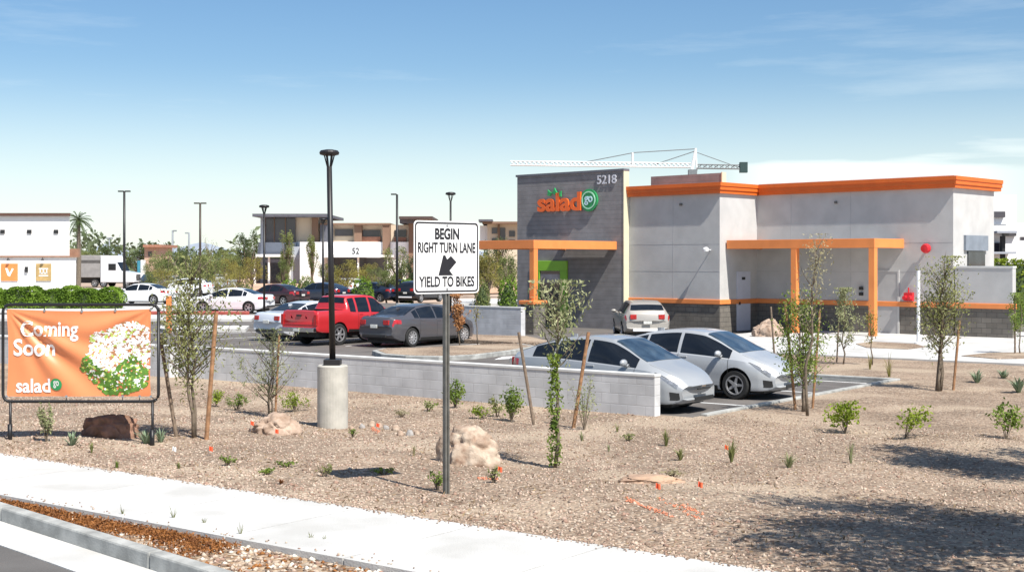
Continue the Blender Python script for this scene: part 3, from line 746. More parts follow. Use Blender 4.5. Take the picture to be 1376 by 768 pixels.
def flat_lamp(label, px, D, topy, arms, pr=2.0, m=M_blk, aw=8, group='flat headed street lights beyond the car park'):
    x = (px-CX)*D/F; zt = HC+(HY-topy)*D/F; k = D/F
    t = thing('street_light', label, 'street light', (x, D, -.62), 0, group); h = zt+.62
    MB().tube([(0, 0, 0), (0, 0, h-.05)], [pr*k, pr*k*.75], 10).build('pole', m, t, smooth=True)
    for s_ in arms:
        MB().prism([(s_*pr*k*.3, -1.2*k), (s_*aw*k, -2.2*k), (s_*aw*k, 2.2*k), (s_*pr*k*.3, 1.2*k)][::s_], h-1.9*k, h-.1*k).build('lamp_head', m, t)
flat_lamp('dark twin headed street light beside the white truck', 167, 95, 256, (-1, 1))
flat_lamp('twin headed street light above the yellow green trees', 269, 110, 272, (-1, 1), 1.8, M_bronze)
flat_lamp('tall street light with one head reaching left, near the office', 533.5, 75, 260, (-1,), 2.0, M_blk, 8)
MG = mat('hazy_grey_metal', (.22, .24, .26), .7)
flat_lamp('faint grey street light above the middle tree line, left one of two', 232, 230, 309, (1,), 1.6, MG, 5)
flat_lamp('faint grey street light above the middle tree line, right one of two', 254, 230, 312, (-1,), 1.6, MG, 5)
flat_lamp('tiny far street light between the palm and the truck', 147, 260, 319, (-1, 1), 1.2, MG, 4)

# ================================================================== CRANE
cd = 420.0
def CP(px, py): return Vector(((px-CX)*cd/F, 0, HC+(HY-py)*cd/F))
T = thing('tower_crane', 'white tower crane with a long jib rising far behind the restaurant roof', 'crane', (0, cd, 0))
Mcr = mat('crane_white', (.72, .73, .73), .5); Mcg = mat('crane_grey', (.16, .18, .19), .5)
def truss(a, b_, w_, m, name, n=18, r=.16):
    mb = MB(); a = Vector(a); b_ = Vector(b_)
    off = [Vector((0, -w_/2, 0)), Vector((0, w_/2, 0)), Vector((0, 0, w_))]
    if abs((b_-a).z) > abs((b_-a).x): off = [Vector((-w_/2, -w_/2, 0)), Vector((w_/2, -w_/2, 0)), Vector((0, w_/2, 0))]
    for o_ in off: mb.tube([a+o_, b_+o_], r, 5)
    for i in range(n):
        p0, p1 = a.lerp(b_, i/n), a.lerp(b_, (i+1)/n)
        for j in range(3):
            mb.tube([p0+off[j], p1+off[(j+1) % 3]], r*.6, 4, False)
    return mb.build(name, m, T)
truss(CP(686, 222), CP(928, 225), 1.3, Mcr, 'jib', 40, .2)
truss(CP(936, 226), CP(996, 227), 1.2, Mcg, 'counter_jib', 8, .2)
mb = MB(); mb.box(CP(931, 0).x-.9, CP(931, 0).x+.9, -.9, .9, -1, CP(0, 232).z); mb.build('mast', Mcg, T)
MB().tube([CP(929, 232), CP(935, 199)], [.6, .4], 6).tube([CP(936, 230), CP(935, 199)], [.35, .25], 6).build('apex', Mcr, T)
MB().tube([CP(935, 200), CP(852, 205), CP(780, 219)], .14, 4).tube([CP(934, 203), CP(880, 221)], .14, 4).tube([CP(937, 205), CP(990, 224)], .12, 4).build('pendant_line', Mcg, T)
MB().tube([CP(850, 224), CP(850, 205)], .4, 5).build('jib_strut', Mcr, T)
MB().box(CP(994, 0).x, CP(1004, 0).x, -1, 1, CP(0, 232).z, CP(0, 218).z).build('counterweight', mat('dark_green_block', (.02, .05, .05), .6), T)
MB().box(CP(925, 0).x, CP(936, 0).x, -1.3, 1.3, CP(0, 237).z, CP(0, 228).z).build('cab', Mcg, T)

# ================================================================== CARS
def pchip(xs, ys):
    xs = np.array(xs, float); ys = np.array(ys, float); h = np.diff(xs); d = np.diff(ys)/h; m = np.zeros(len(xs))
    m[0], m[-1] = d[0], d[-1]
    for i in range(1, len(xs)-1):
        if d[i-1]*d[i] > 0:
            w1, w2 = 2*h[i]+h[i-1], h[i]+2*h[i-1]; m[i] = (w1+w2)/(w1/d[i-1]+w2/d[i])
    def f(x):
        x = min(max(x, xs[0]), xs[-1]); i = min(int(np.searchsorted(xs, x, 'right'))-1, len(xs)-2); i = max(i, 0)
        t = (x-xs[i])/h[i]
        return ((2*t**3-3*t*t+1)*ys[i]+(t**3-2*t*t+t)*h[i]*m[i]+(-2*t**3+3*t*t)*ys[i+1]+(t**3-t*t)*h[i]*m[i+1])
    return f
M_tyre = mat('tyre_rubber', (.018, .018, .018), .85, var=.2, scale=10)
M_rim = mat('alloy_rim', (.50, .50, .51), .35, metal=.7, var=.08)
M_cglass = mat('car_glass', (.010, .013, .018), .06, var=.2, scale=2, spec=.5)
M_wglass = mat('windshield_glass', (.035, .055, .075), .05, var=.5, scale=2.6, spec=.9, coat=.5)  # mottled blue-grey base imitates reflections in the colour
M_head = mat('headlamp_lens', (.20, .21, .23), .12, var=.25, scale=16, spec=.9, coat=1)
M_tail = mat('tail_lamp_lens', (.42, .015, .015), .2, var=.2, scale=9, coat=1)
M_chrome = mat('chrome', (.7, .7, .7), .15, metal=1, var=.02)
M_plate = mat('licence_plate', (.62, .62, .58), .5, var=.15, scale=20)
def paint(name, c, metal=.12, rough=.38): return mat('car_paint_'+name, c, rough, metal=metal, var=.03, scale=.8, coat=.8)
P_silver = paint('silver', (.33, .345, .36)); P_silv2 = paint('silver_white', (.40, .415, .43)); P_grey = paint('graphite', (.10, .098, .108), .4)
P_red = paint('red', (.52, .025, .03), .1); P_beige = paint('champagne', (.36, .335, .30)); P_white = paint('white', (.75, .76, .78), 0)
P_maroon = paint('maroon', (.05, .016, .02), .3); P_blue = paint('navy', (.02, .03, .06), .3); P_black = paint('black', (.012, .013, .017), .2); P_lsil = paint('pale_silver', (.62, .65, .70))
KIND = {
 'hatch': dict(L=4.54, W=.88, zt=[(0, .70), (.03, .98), (.1, 1.06), (.35, 1.13), (.9, 1.30), (1.5, 1.43), (2.1, 1.475), (2.65, 1.43), (3.0, 1.30), (3.45, 1.07), (3.7, .97), (4.2, .80), (4.42, .68), (4.54, .56)],
    zb=[(0, .68), (.1, .98), (1.0, 1.0), (2.0, .96), (3.2, .89), (3.75, .85), (4.25, .70), (4.54, .52)], w=[(0, .74), (.25, .84), (1.0, .88), (3.6, .88), (4.2, .80), (4.54, .62)],
    zs=[(0, .40), (.1, .30), (.6, .18), (4.1, .17), (4.45, .2), (4.54, .27)], wr=.56, wheels=(.78, 3.56), r=.315, ws=(2.72, 3.62), rw=(.16, 1.2), side=[(.72, 1.28), (1.34, 2.12), (2.2, 3.42)], bow=(.14, .30)),
 'sedan': dict(L=4.86, W=.92, zt=[(0, .75), (.03, 1.00), (.12, 1.07), (.75, 1.11), (1.1, 1.24), (1.6, 1.41), (2.2, 1.475), (2.8, 1.44), (3.15, 1.32), (3.75, 1.02), (4.3, .93), (4.7, .80), (4.86, .62)],
    zb=[(0, .72), (.12, 1.0), (.8, 1.01), (2.0, .97), (3.2, .94), (3.9, .92), (4.6, .76), (4.86, .58)], w=[(0, .78), (.25, .88), (1.0, .92), (3.8, .92), (4.5, .85), (4.86, .66)],
    zs=[(0, .42), (.1, .32), (.6, .2), (4.3, .19), (4.7, .2), (4.86, .28)], wr=.58, wheels=(1.02, 3.87), r=.335, ws=(2.86, 3.72), rw=(.78, 1.55), side=[(1.18, 1.42), (1.46, 2.30), (2.38, 3.5)], bow=(.13, .26)),
 'suv': dict(L=4.5, W=.91, zt=[(0, .8), (.03, 1.05), (.10, 1.16), (.35, 1.42), (.7, 1.55), (1.5, 1.60), (2.4, 1.57), (2.75, 1.46), (3.35, 1.12), (3.6, 1.06), (4.2, .95), (4.42, .82), (4.5, .68)],
    zb=[(0, .76), (.1, 1.05), (1.0, 1.06), (2.5, 1.02), (3.5, 1.0), (4.2, .86), (4.5, .62)], w=[(0, .80), (.2, .88), (1, .91), (3.6, .91), (4.2, .84), (4.5, .68)],
    zs=[(0, .46), (.1, .36), (.6, .24), (4.0, .24), (4.4, .26), (4.5, .32)], wr=.60, wheels=(.82, 3.5), r=.35, ws=(2.48, 3.32), rw=(.13, .42), side=[(.55, 1.0), (1.06, 1.9), (1.98, 3.1)], bow=(.12, .24)),
 'pickup': dict(L=5.2, W=.92, zt=[(0, .98), (.03, 1.24), (.1, 1.27), (1.5, 1.27), (1.56, 1.30), (1.64, 1.66), (1.8, 1.75), (2.6, 1.78), (3.1, 1.73), (3.4, 1.55), (3.85, 1.22), (4.1, 1.17), (4.9, 1.06), (5.1, .95), (5.2, .78)],
    zb=[(0, .95), (.05, 1.22), (1.5, 1.24), (1.8, 1.16), (3.0, 1.12), (4.0, 1.06), (4.9, .95), (5.2, .72)], w=[(0, .88), (.1, .91), (4.4, .92), (5.0, .86), (5.2, .74)],
    zs=[(0, .55), (.1, .5), (.6, .44), (4.6, .42), (5.2, .44)], wr=.64, wheels=(1.12, 4.2), r=.385, ws=(3.22, 3.85), rw=(1.585, 1.70), side=[(1.72, 2.02), (2.12, 2.72), (2.82, 3.62)], bow=(.0, .16)),
}
def wheel(parent, x, y, r, sgn, rimm=M_rim, spokes=5):
    w_ = .11
    b = MB(); b.lathe([(r*.66, -w_), (r*.93, -w_), (r, -w_*.7), (r, w_*.7), (r*.93, w_), (r*.66, w_)], 28, (0, 0, 0), 'y', False)
    t = b.build('wheel', M_tyre, parent, smooth=False); t.location = (x, y, r); t.rotation_euler = (0, 0, 0 if sgn < 0 else math.pi)
    b = MB(); n = 28; ro = r*.67
    b.lathe([(ro*.2, -.015), (ro, -.015), (ro, .02), (ro*.2, .02)], n, (0, 0, 0), 'y')
    bk = b.build('wheel_disc', M_black, t)
    b = MB()
    pr = [(ro, -w_-.002), (ro*1.01, -w_-.006), (ro*.90, -w_-.004), (ro*.86, -w_+.03)]
    vs = [(q*math.cos(2*math.pi*j/n), y_, q*math.sin(2*math.pi*j/n)) for q, y_ in pr for j in range(n)]
    b.add(vs, [(i*n+j, i*n+(j+1) % n, (i+1)*n+(j+1) % n, (i+1)*n+j) for i in range(3) for j in range(n)])
    for k in range(spokes):
        a = 2*math.pi*k/spokes; M = Matrix.Rotation(a, 4, 'Y')
        b.add([M @ Vector(v) for v in ((0, -w_+.012, -ro*.17), (ro*.9, -w_+.0, -ro*.10), (ro*.9, -w_+.0, ro*.10), (0, -w_+.012, ro*.17), (0, -w_+.05, -ro*.17), (ro*.9, -w_+.04, -ro*.10), (ro*.9, -w_+.04, ro*.10), (0, -w_+.05, ro*.17))],
              [(0, 1, 2, 3), (7, 6, 5, 4), (0, 4, 5, 1), (3, 2, 6, 7)])
    b.lathe([(ro*.2, -w_-.004), (ro*.2, -w_+.04)], 12, (0, 0, 0), 'y')
    b.build('rim', rimm, t)
def car(name, label, kind, pm_, loc, yaw, group=None, detail=True, cat='car', rimm=M_rim, spokes=5, plate=True, badge=False):
    K = KIND[kind]; Lc = K['L']
    fz, fb, fw, fs_ = pchip(*zip(*K['zt'])), pchip(*zip(*K['zb'])), pchip(*zip(*K['w'])), pchip(*zip(*K['zs']))
    b0, b1 = K['bow']
    rmin = min(1.0, 1)
    def sec(x):
        zt, zb, w_, zs = fz(x), fb(x), fw(x), fs_(x)
        zb = min(zb, zt-.02); g_ = min(1, max(0, (zt-zb-.08)/.38))
        wr = K['wr']*g_+(w_*.80)*(1-g_); ed = .06*g_+.012*(1-g_); ws = w_*.93
        side = []
        for t in (0, .06, .25, .5, .75, .94, 1):
            bul = .022*g_*math.sin(t*math.pi)
            side.append((ws+(wr-ws)*t+bul, zb+(zt-ed-zb)*t))
        h = zb-zs
        low = [(0, zs+.02), (w_*.80, zs+.01), (w_*.95, zs+.03), (w_*.985, zs+.10*h/.6), (w_*.975, zs+.30*h), (w_*1.0, zs+.50*h), (w_*1.0, zs+.72*h), (w_*.985, zs+.87*h), (w_*.96, zb-.015)]
        top = [(wr*.93, zt-ed*.35), (wr*.72, zt-.012), (wr*.38, zt-.003), (0, zt)]
        return low+side+top     # 9 low (0-8), side 9-15, top 16-19
    NV = 20
    def S(x, v):
        x = min(max(x, 0), Lc); s = sec(x); i = min(int(v), NV-2); t = v-i
        y = s[i][0]*(1-t)+s[i+1][0]*t; z = s[i][1]*(1-t)+s[i+1][1]*t
        X = x
        e = y/K['W']
        if x > Lc-1.3: X -= b1*((x-(Lc-1.3))/1.3)**2*abs(e)**2.2
        if x < .9: X += b0*((.9-x)/.9)**2*abs(e)**2.2
        return Vector((X-Lc/2, y, z))
    root = thing(name, label, cat, loc, yaw, group)
    xs = sorted(set([round(v, 3) for v in np.linspace(0, Lc, 64 if detail else 36)]+[k[0] for k in K['zt']]))
    b = MB(); n = NV; ring = n*2-2
    V = []
    for x in xs:
        pts_ = [S(x, i) for i in range(n)]
        V += pts_+[Vector((p.x, -p.y, p.z)) for p in reversed(pts_[1:-1])]
    m_ = len(xs)
    Fq = [(i*ring+j, i*ring+(j+1) % ring, (i+1)*ring+(j+1) % ring, (i+1)*ring+j) for i in range(m_-1) for j in range(ring)]
    def cap(base, flip):
        out = []
        for i in range(n-1):
            a, c = base+i, base+i+1; d = base+(ring-i) % ring; e = base+(ring-i-1) % ring
            f = [a, c, e, d]; f = list(dict.fromkeys(f))
            if len(f) > 2: out.append(tuple(f))
        return out
    Fq += cap(0, 0)+cap((m_-1)*ring, 1)
    b.add(V, Fq)
    body = b.build('body', [pm_, M_black], root, smooth=True)
    # wheel openings (and the load bed)
    if True:
        cb = MB(); cb.m = 1
        for wx in K['wheels']:
            for s_ in (-1, 1):
                cb.lathe([(K['r']+.055, -.19), (K['r']+.055, .16)], 28, (wx-Lc/2, s_*(K['W']-.06), K['r']+.01), 'y')
        if kind == 'pickup': cb.box(.09-Lc/2, 1.48-Lc/2, -.76, .76, .85, 1.6)
        cut = cb.build('cut', [pm_, M_black]); cut.location = loc; cut.rotation_euler = (0, 0, yaw)
        bpy.context.view_layer.update()
        mo = body.modifiers.new('b', 'BOOLEAN'); mo.operation = 'DIFFERENCE'; mo.object = cut; mo.solver = 'EXACT'; mo.use_self = (kind == 'pickup')
        dg = bpy.context.evaluated_depsgraph_get(); dg.update()
        nm = bpy.data.meshes.new_from_object(body.evaluated_get(dg)); body.modifiers.clear()
        if len(nm.polygons) > 200: body.data = nm
        bpy.data.objects.remove(cut)
        import bmesh
        bm = bmesh.new(); bm.from_mesh(body.data)
        for e_ in bm.edges:
            if len(e_.link_faces) == 2 and e_.calc_face_angle(0) > .7: e_.smooth = False
        bm.to_mesh(body.data); bm.free()
    def patch(nm_, m, x0, x1, v0, v1, off=.006, nx_=10, nv_=6, both=True, edge=None, par=root, sgn=(1, -1)):
        """panel lying on the body surface; v0/v1 may be functions of t"""
        f0 = v0 if callable(v0) else (lambda t: v0); f1 = v1 if callable(v1) else (lambda t: v1)
        out = []
        for s_ in (sgn if both else (1,)):
            mb = MB(); P_ = []
            for i in range(nx_+1):
                t = i/nx_; x = x0+(x1-x0)*t
                for j in range(nv_+1):
                    v = f0(t)+(f1(t)-f0(t))*j/nv_
                    p_ = S(x, v); e = .01
                    du = S(x+e, v)-S(x-e, v); dv = S(x, min(v+.05, NV-1.001))-S(x, max(v-.05, 0))
                    nn = du.cross(dv)
                    if nn.length < 1e-9: nn = Vector((0, 1, 0))
                    nn.normalize()
                    if nn.y < 0 and v < 15.5 or (v >= 15.5 and nn.z < 0): nn = -nn
                    p_ = p_+nn*off; P_.append(Vector((p_.x, p_.y*s_, p_.z)))
            mb.add(P_, [(i*(nv_+1)+j, (i+1)*(nv_+1)+j, (i+1)*(nv_+1)+j+1, i*(nv_+1)+j+1) for i in range(nx_) for j in range(nv_)])
            out.append(mb.build(nm_, m, par, smooth=True))
        return out
    def top_patch(nm_, m, x0, x1, frac=.92, off=.006, x0f=0, x1f=0):
        mb = MB(); P_ = []; nx_, ny = 10, 16
        for i in range(nx_+1):
            for j in range(ny+1):
                yy = (j/ny*2-1)
                x = x0+(x1-x0)*i/nx_
                v = 19-abs(yy)*frac*3.6
                p_ = S(x, max(v, 15.05)); e = .01
                du = S(x+e, v)-S(x-e, v); nn = Vector((-du.z, 0, du.x)).normalized()
                if nn.z < 0: nn = -nn
                p_ = p_+nn*off; P_.append(Vector((p_.x, p_.y*(1 if yy >= 0 else -1), p_.z)))
        mb.add(P_, [(i*(ny+1)+j, (i+1)*(ny+1)+j, (i+1)*(ny+1)+j+1, i*(ny+1)+j+1) for i in range(nx_) for j in range(ny)])
        return mb.build(nm_, m, par_, smooth=True)
    par_ = root
    top_patch('windshield', M_wglass, K['ws'][0]+.03, K['ws'][1]-.02, 1.0)
    top_patch('rear_window', M_cglass, K['rw'][0]+.02, K['rw'][1]-.02, .95)
    for k, (a, c) in enumerate(K['side']):
        last = k == len(K['side'])-1; first = k == 0 and kind != 'pickup'
        patch('side_window', M_cglass, a, c, 9.4, (lambda t: 14.0), .005, 12, 5)
    # seams
    if detail:
        for x in [K['side'][1][0]-.03, K['side'][-1][0]-.04, K['side'][-1][1]-.02]:
            patch('door_seam', M_black, x-.006, x+.006, 3.2, 8.9, .003, 1, 10)
        patch('sill_trim', M_black, K['wheels'][0]+K['r']+.1, K['wheels'][1]-K['r']-.1, 2.0, 3.0, .004, 6, 2)
        for x in (K['side'][1][0]+.12, K['side'][-1][0]+.10):
            p_ = S(x, 7.4)
            for s_ in (1, -1):
                MB().box(p_.x-.09, p_.x+.09, -.015, .03, -.015, .015).build('door_handle', pm_, root, bevel=.006).location = (0, (p_.y-.01)*s_, p_.z) if s_ > 0 else (0, -(p_.y+.005), p_.z)
    if detail and kind != 'pickup': patch('hood_seam', M_black, K['ws'][1]+.06, Lc-.2, 14.93, 15.02, .004, 12, 1)
    # front end
    fx = Lc/2
    hl = {'hatch': (4.50, 3.98, 5.9, 8.2), 'sedan': (4.82, 4.35, 6.1, 8.2), 'suv': (4.46, 3.8, 6.0, 8.2), 'pickup': (5.15, 4.85, 5.6, 8.4)}[kind]
    patch('headlight', M_head, hl[1], hl[0]-.05, (lambda t: 8.1-1.7*t), (lambda t: 8.5+.2*t), .006, 8, 3)
    patch('headlight_trim', M_black, hl[1]-.05, hl[0]-.12, (lambda t: 8.35+.25*t), (lambda t: 8.75+.3*t), .008, 8, 2)
    def fbox(nm_, m, x, y0, y1, z0, z1, d=.03, both=False, bevel=.008):
        for s_ in ((1, -1) if both else (1,)):
            a, c = (y0*s_, y1*s_) if s_ > 0 else (y1*s_, y0*s_)
            MB().box(x-d, x+d, a, c, z0, z1).build(nm_, m, root, bevel=bevel)
    zn = fz(Lc)
    if kind == 'hatch':
        fbox('lower_grille', M_black, fx-.005, -.36, .36, .26, .34, .012)
        fbox('upper_grille', M_black, fx-.014, -.24, .24, .475, .50, .022)
        patch('fog_lamp', M_black, Lc-.22, Lc-.05, (lambda t: 3.3), (lambda t: 5.2+.3*t), .004, 4, 3)
        fbox('badge', M_chrome, fx-.035, -.07, .07, .515, .56, .03)
    elif kind == 'pickup':
        fbox('grille', M_black, fx-.03, -.45, .45, .62, .9, .04); fbox('bumper', M_chrome, fx-.05, -.78, .78, .44, .62, .1)
    else:
        fbox('grille', M_black, fx-.03, -.38, .38, .36, .58, .035)
    if plate and kind != 'pickup' and False: pass
    # rear end
    rx = -Lc/2
    if kind == 'pickup':
        fbox('rear_bumper', M_chrome, rx-.07, -.86, .86, .50, .66, .09, bevel=.02)
        fbox('tail_light', M_tail, rx+.0, .76, .90, .74, 1.12, .035, True); fbox('licence_plate', M_plate, rx-.165, -.16, .16, .52, .62, .006)
        fbox('tailgate_handle', M_black, rx-.01, -.12, .12, 1.05, 1.11, .02)
        fbox('tailgate_seam', M_black, rx+.002, -.745, .745, .735, .745, .012, bevel=0)
        pass
        MB().tube([(rx-.2, .0, .42), (rx-.28, 0, .42)], .03, 6).build('tow_ball', M_chrome, root)
    else:
        zl = {'hatch': (.76, .96), 'sedan': (.80, .96), 'suv': (.86, 1.05)}[kind]
        patch('tail_light', M_tail, .03, .42 if kind == 'sedan' else .30, 6.3, (lambda t: 8.0-.4*t), .007, 6, 3)
        b = K['W']*.8
        fbox('tail_lamp_inner', M_tail, rx+.07, .42, .66, zl[0], zl[1], .05, True)
        fbox('licence_plate', M_plate, rx-.002, -.16, .16, .66 if kind != 'sedan' else .68, .78 if kind != 'sedan' else .80, .012)
        fbox('rear_bumper', M_black if kind != 'suv' else P_white, rx+.02, -.56, .56, .36, .46, .03, bevel=.015)
    # mirrors
    mxp = K['ws'][1]-.42; p_ = S(mxp, 9)
    for s_ in (1, -1):
        b = MB(); prof = []
        for i in range(7):
            a = math.pi*i/6; prof.append((max(.001, math.sin(a)), -math.cos(a)))
        vs = []
        nn = 10
        for r_, z_ in prof:
            for j in range(nn):
                t = 2*math.pi*j/nn; vs.append((p_.x+.07*r_*math.cos(t)-.0, s_*(p_.y+.13+.11*z_), p_.z+.09+.075*r_*math.sin(t)))
        b.add(vs, [(i*nn+j, i*nn+(j+1) % nn, (i+1)*nn+(j+1) % nn, (i+1)*nn+j) for i in range(6) for j in range(nn)])
        b.box(p_.x-.03, p_.x+.03, min(s_*(p_.y-.03), s_*(p_.y+.06)), max(s_*(p_.y-.03), s_*(p_.y+.06)), p_.z+.0, p_.z+.06)
        b.build('mirror', pm_ if kind != 'pickup' else M_black, root, smooth=True)
    for wx in K['wheels']:
        for s_ in (-1, 1): wheel(root, wx-Lc/2, s_*(K['W']-.12), K['r'], s_, rimm, spokes)
    # underbody
    MB().box(-Lc/2+.35, Lc/2-.4, -.62, .62, .14 if kind != 'pickup' else .3, fs_(Lc/2)+.05).build('underbody', M_black, root)
    if kind in ('sedan', 'suv', 'hatch') and detail:
        z_ = fz(1.3); MB().prism([(-.1, 0), (0, -.02), (.08, -.015), (.08, .015), (0, .02)], z_-.02, z_+.06).build('aerial', pm_, root).location = (1.25-Lc/2, 0, 0)
    return root
def carsq(*a, s, q, head, kind, **k):
    x, y = sq(s, q); ang = SA+R(head)
    return car(a[0], a[1], kind, a[2], (x, y, LOT), ang, **k)
Q_ = 90   # heading away from the street
G1 = 'cars parked nose out beside the block wall'
carsq('parked_car', 'silver hatchback parked right behind the end of the long block wall', P_silver, s=.85, q=13.45, head=-1, kind='hatch', group=G1).scale = (.955, 1, 1)
carsq('parked_car', 'silver hatchback with its near side and front wheel in full view', P_silv2, s=.98, q=16.9, head=1, kind='hatch', group=G1)
G2 = 'cars parked tail first in the middle row'
carsq('parked_car', 'dark grey sedan parked behind the road sign post', P_grey, s=-16.05, q=26.7, head=Q_, kind='sedan', group=G2, spokes=10)
carsq('pickup_truck', 'red crew cab pickup truck parked between the silver and grey sedans', P_red, s=-18.85, q=26.0, head=Q_, kind='pickup', cat='pickup truck', spokes=6)
carsq('parked_car', 'pale silver sedan left of the red pickup truck', P_lsil, s=-21.75, q=26.9, head=Q_, kind='sedan', group=G2)
x, y, z = G(866, 457, LOT)
car('parked_car', 'champagne hatchback seen from behind, parked against the grey stucco wall', 'suv', P_beige, (x+.05, y+2.3, LOT), R(92)).scale = (1, 1, .93)
def carpx(name, label, kind, pnt, px, py, yaw, **k):
    x, y, z = G(px, py, LOT); return car(name, label, kind, pnt, (x, y, LOT), yaw, detail=False, **k)
G3 = 'cars parked in the far row'
ns = SA+math.pi
carpx('parked_car', 'very dark maroon sedan at the left end of the far row', 'sedan', P_maroon, 372, 410, ns+R(4), group=G3)
carpx('parked_car', 'dark blue hatchback right of the maroon sedan in the far row', 'hatch', P_blue, 432, 405.5, ns+R(2), group=G3)
carpx('parked_car', 'dark sedan seen over the roof of the red pickup', 'sedan', P_blue, 503, 405, ns, group=G3)
carpx('parked_car', 'black sport utility seen from behind next to the bottom of the road sign', 'suv', P_black, 566, 405.5, R(62), group=G3)
carpx('parked_car', 'white and black car with dark roof behind the silver sedan', 'suv', P_white, 458, 398, ns, group=G3)
carpx('parked_car', 'white car half hidden by the bushy staked tree left of the maroon sedan', 'sedan', P_white, 312, 420, ns+R(25), group='white vehicles on the pale apron')
carpx('parked_car', 'white sport utility parked on the pale apron behind small trees', 'suv', P_white, 250, 398, ns+R(30), group='white vehicles on the pale apron')
carpx('parked_car', 'dark blue car just right of the white truck', 'sedan', P_blue, 199, 384, R(-80))
for (a, c, lab, pn, kd_) in ((510, 377, 'distant dark car left of the row of cars near the tree trunks', P_blue, 'sedan'), (524, 376.5, 'distant black car nearest the tall street light', P_black, 'suv'), (538, 377, 'distant pale car closest to the left edge of the road sign', P_lsil, 'sedan'), (333, 376, 'distant blue car under the left white office canopy', P_blue, 'sedan'), (498, 378, 'distant white car in front of the office entrance', P_white, 'hatch')):
    x, y, z = G(a, c, LOT); car('parked_car', lab, kd_, pn, (x, y, LOT), ns+R(30), detail=False, group='distant cars near the office')

carpx('parked_car', 'pale silver pickup seen through the thin trees near the apron', 'pickup', P_lsil, 285, 392, ns+R(10), group='white vehicles on the pale apron')
carpx('parked_car', 'white sedan farthest left on the apron beside the hedge end', 'sedan', P_white, 192, 408, ns+R(20), group='white vehicles on the pale apron')
carpx('parked_car', 'grey hatchback in the gap between the two white apron cars', 'hatch', P_silver, 228, 388, ns+R(5), group='white vehicles on the pale apron')
carpx('parked_car', 'dark car peeking out between black sport utility and red pickup roof', 'hatch', P_black, 536, 398, ns+R(3), group=G3)
# white truck far left
x, y, z = G(150, 385.5, -.6)
T = thing('box_truck', 'white truck with grey trailer parked beside the white building', 'truck', (x, y, -.6), R(-12)); k = y/F
b = MB(); b.box(-12*.4-4.2, 0-1.0, -1.2, 1.2, 1.2, 3.95); b.build('trailer', mat('trailer_grey', (.30, .29, .28), .6, var=.1, scale=2), T, bevel=.04)
b = MB(); b.box(-9.1, -.98, -1.22, 1.22, 3.0, 3.35); b.build('trailer_stripe', mat('trailer_dark', (.10, .095, .09), .6), T)
b = MB()
pr = [(-.9, .8), (-.9, 3.9), (.8, 3.9), (1.2, 3.2), (1.9, 2.0), (3.4, 1.75), (3.6, .9), (3.6, .6), (-.9, .6)]
b.add([(x_, y_, z_) for y_ in (-1.15, 1.15) for x_, z_ in pr], [tuple(range(9)), tuple(range(17, 8, -1))]+[(i, i+9, (i+1) % 9+9, (i+1) % 9) for i in range(9)])
cabo = b.build('cab', P_white, T, bevel=.06)
b = MB(); b.add([(1.28, -1.0, 3.1), (1.28, 1.0, 3.1), (1.9, 1.0, 2.05), (1.9, -1.0, 2.05)], [(0, 1, 2, 3)]); b.v = [(v[0]+.03, v[1], v[2]) for v in b.v]; b.build('windshield', M_cglass, T)
b = MB(); b.box(.2, 1.2, -1.17, -1.152, 2.1, 2.9); b.build('side_window', M_cglass, T)
b = MB(); b.box(3.6, 3.64, -.5, .5, .9, 1.6); b.build('grille', M_steeld, T)
for wx in (2.6, -.5, -1.7, -7.4, -8.5):
    for s_ in (-1, 1): wheel(T, wx, s_*1.0, .5, s_)
MB().box(-9, 3.2, -.5, .5, .5, 1.2).build('chassis', M_black, T)

# ================================================================== LEFT BUILDING
lb = thing('white_building', 'flat roofed white building with dark cornice at the left edge', 'building', (-32.55, 100, 0))
def LB(px, py, D=100): return ((px-CX)*D/F+32.55, HC+(HY-py)*D/F)
xr, _ = LB(102, 0); xu, _ = LB(92, 0)
sk = .37
b = MB(); b.prism([(-24, 0), (0, 0), (-14*sk, 14), (-24-14*sk, 14)], -.6, LB(0, 345)[1]); b.prism([(-24, .25), (xu, .25), (xu-14*sk, 14), (-24-14*sk, 14)], LB(0, 345)[1], LB(0, 290)[1]); b.build('wall', mat('white_wall', (.78, .75, .72), .95, var=.03, scale=.4), lb)
b = MB(); b.prism([(-24, 0), (xu+.15, 0), (xu+.15-14*sk, 14.3), (-24-14*sk, 14.3)], LB(0, 290)[1], LB(0, 287)[1]+.05); b.build('cornice', mat('brown_cornice', (.10, .05, .035), .8), lb)
b = MB(); b.box(-24, .15, -.15, .2, LB(0, 345.5)[1], LB(0, 343.5)[1]); b.box(xu, .1, .26, .6, LB(0, 345)[1]+.004, LB(0, 334)[1]); b.build('canopy_trim', mat('brown_trim', (.30, .16, .10), .8), lb)
for px in (2, 38, 74):
    x_, z_ = LB(px, 311); MB().box(x_-.16, x_+.16, .16, .249, z_-.14, z_+.14).build('vent', M_black, lb)
Mg2 = mat('gold_panel', (.45, .30, .12), .6)
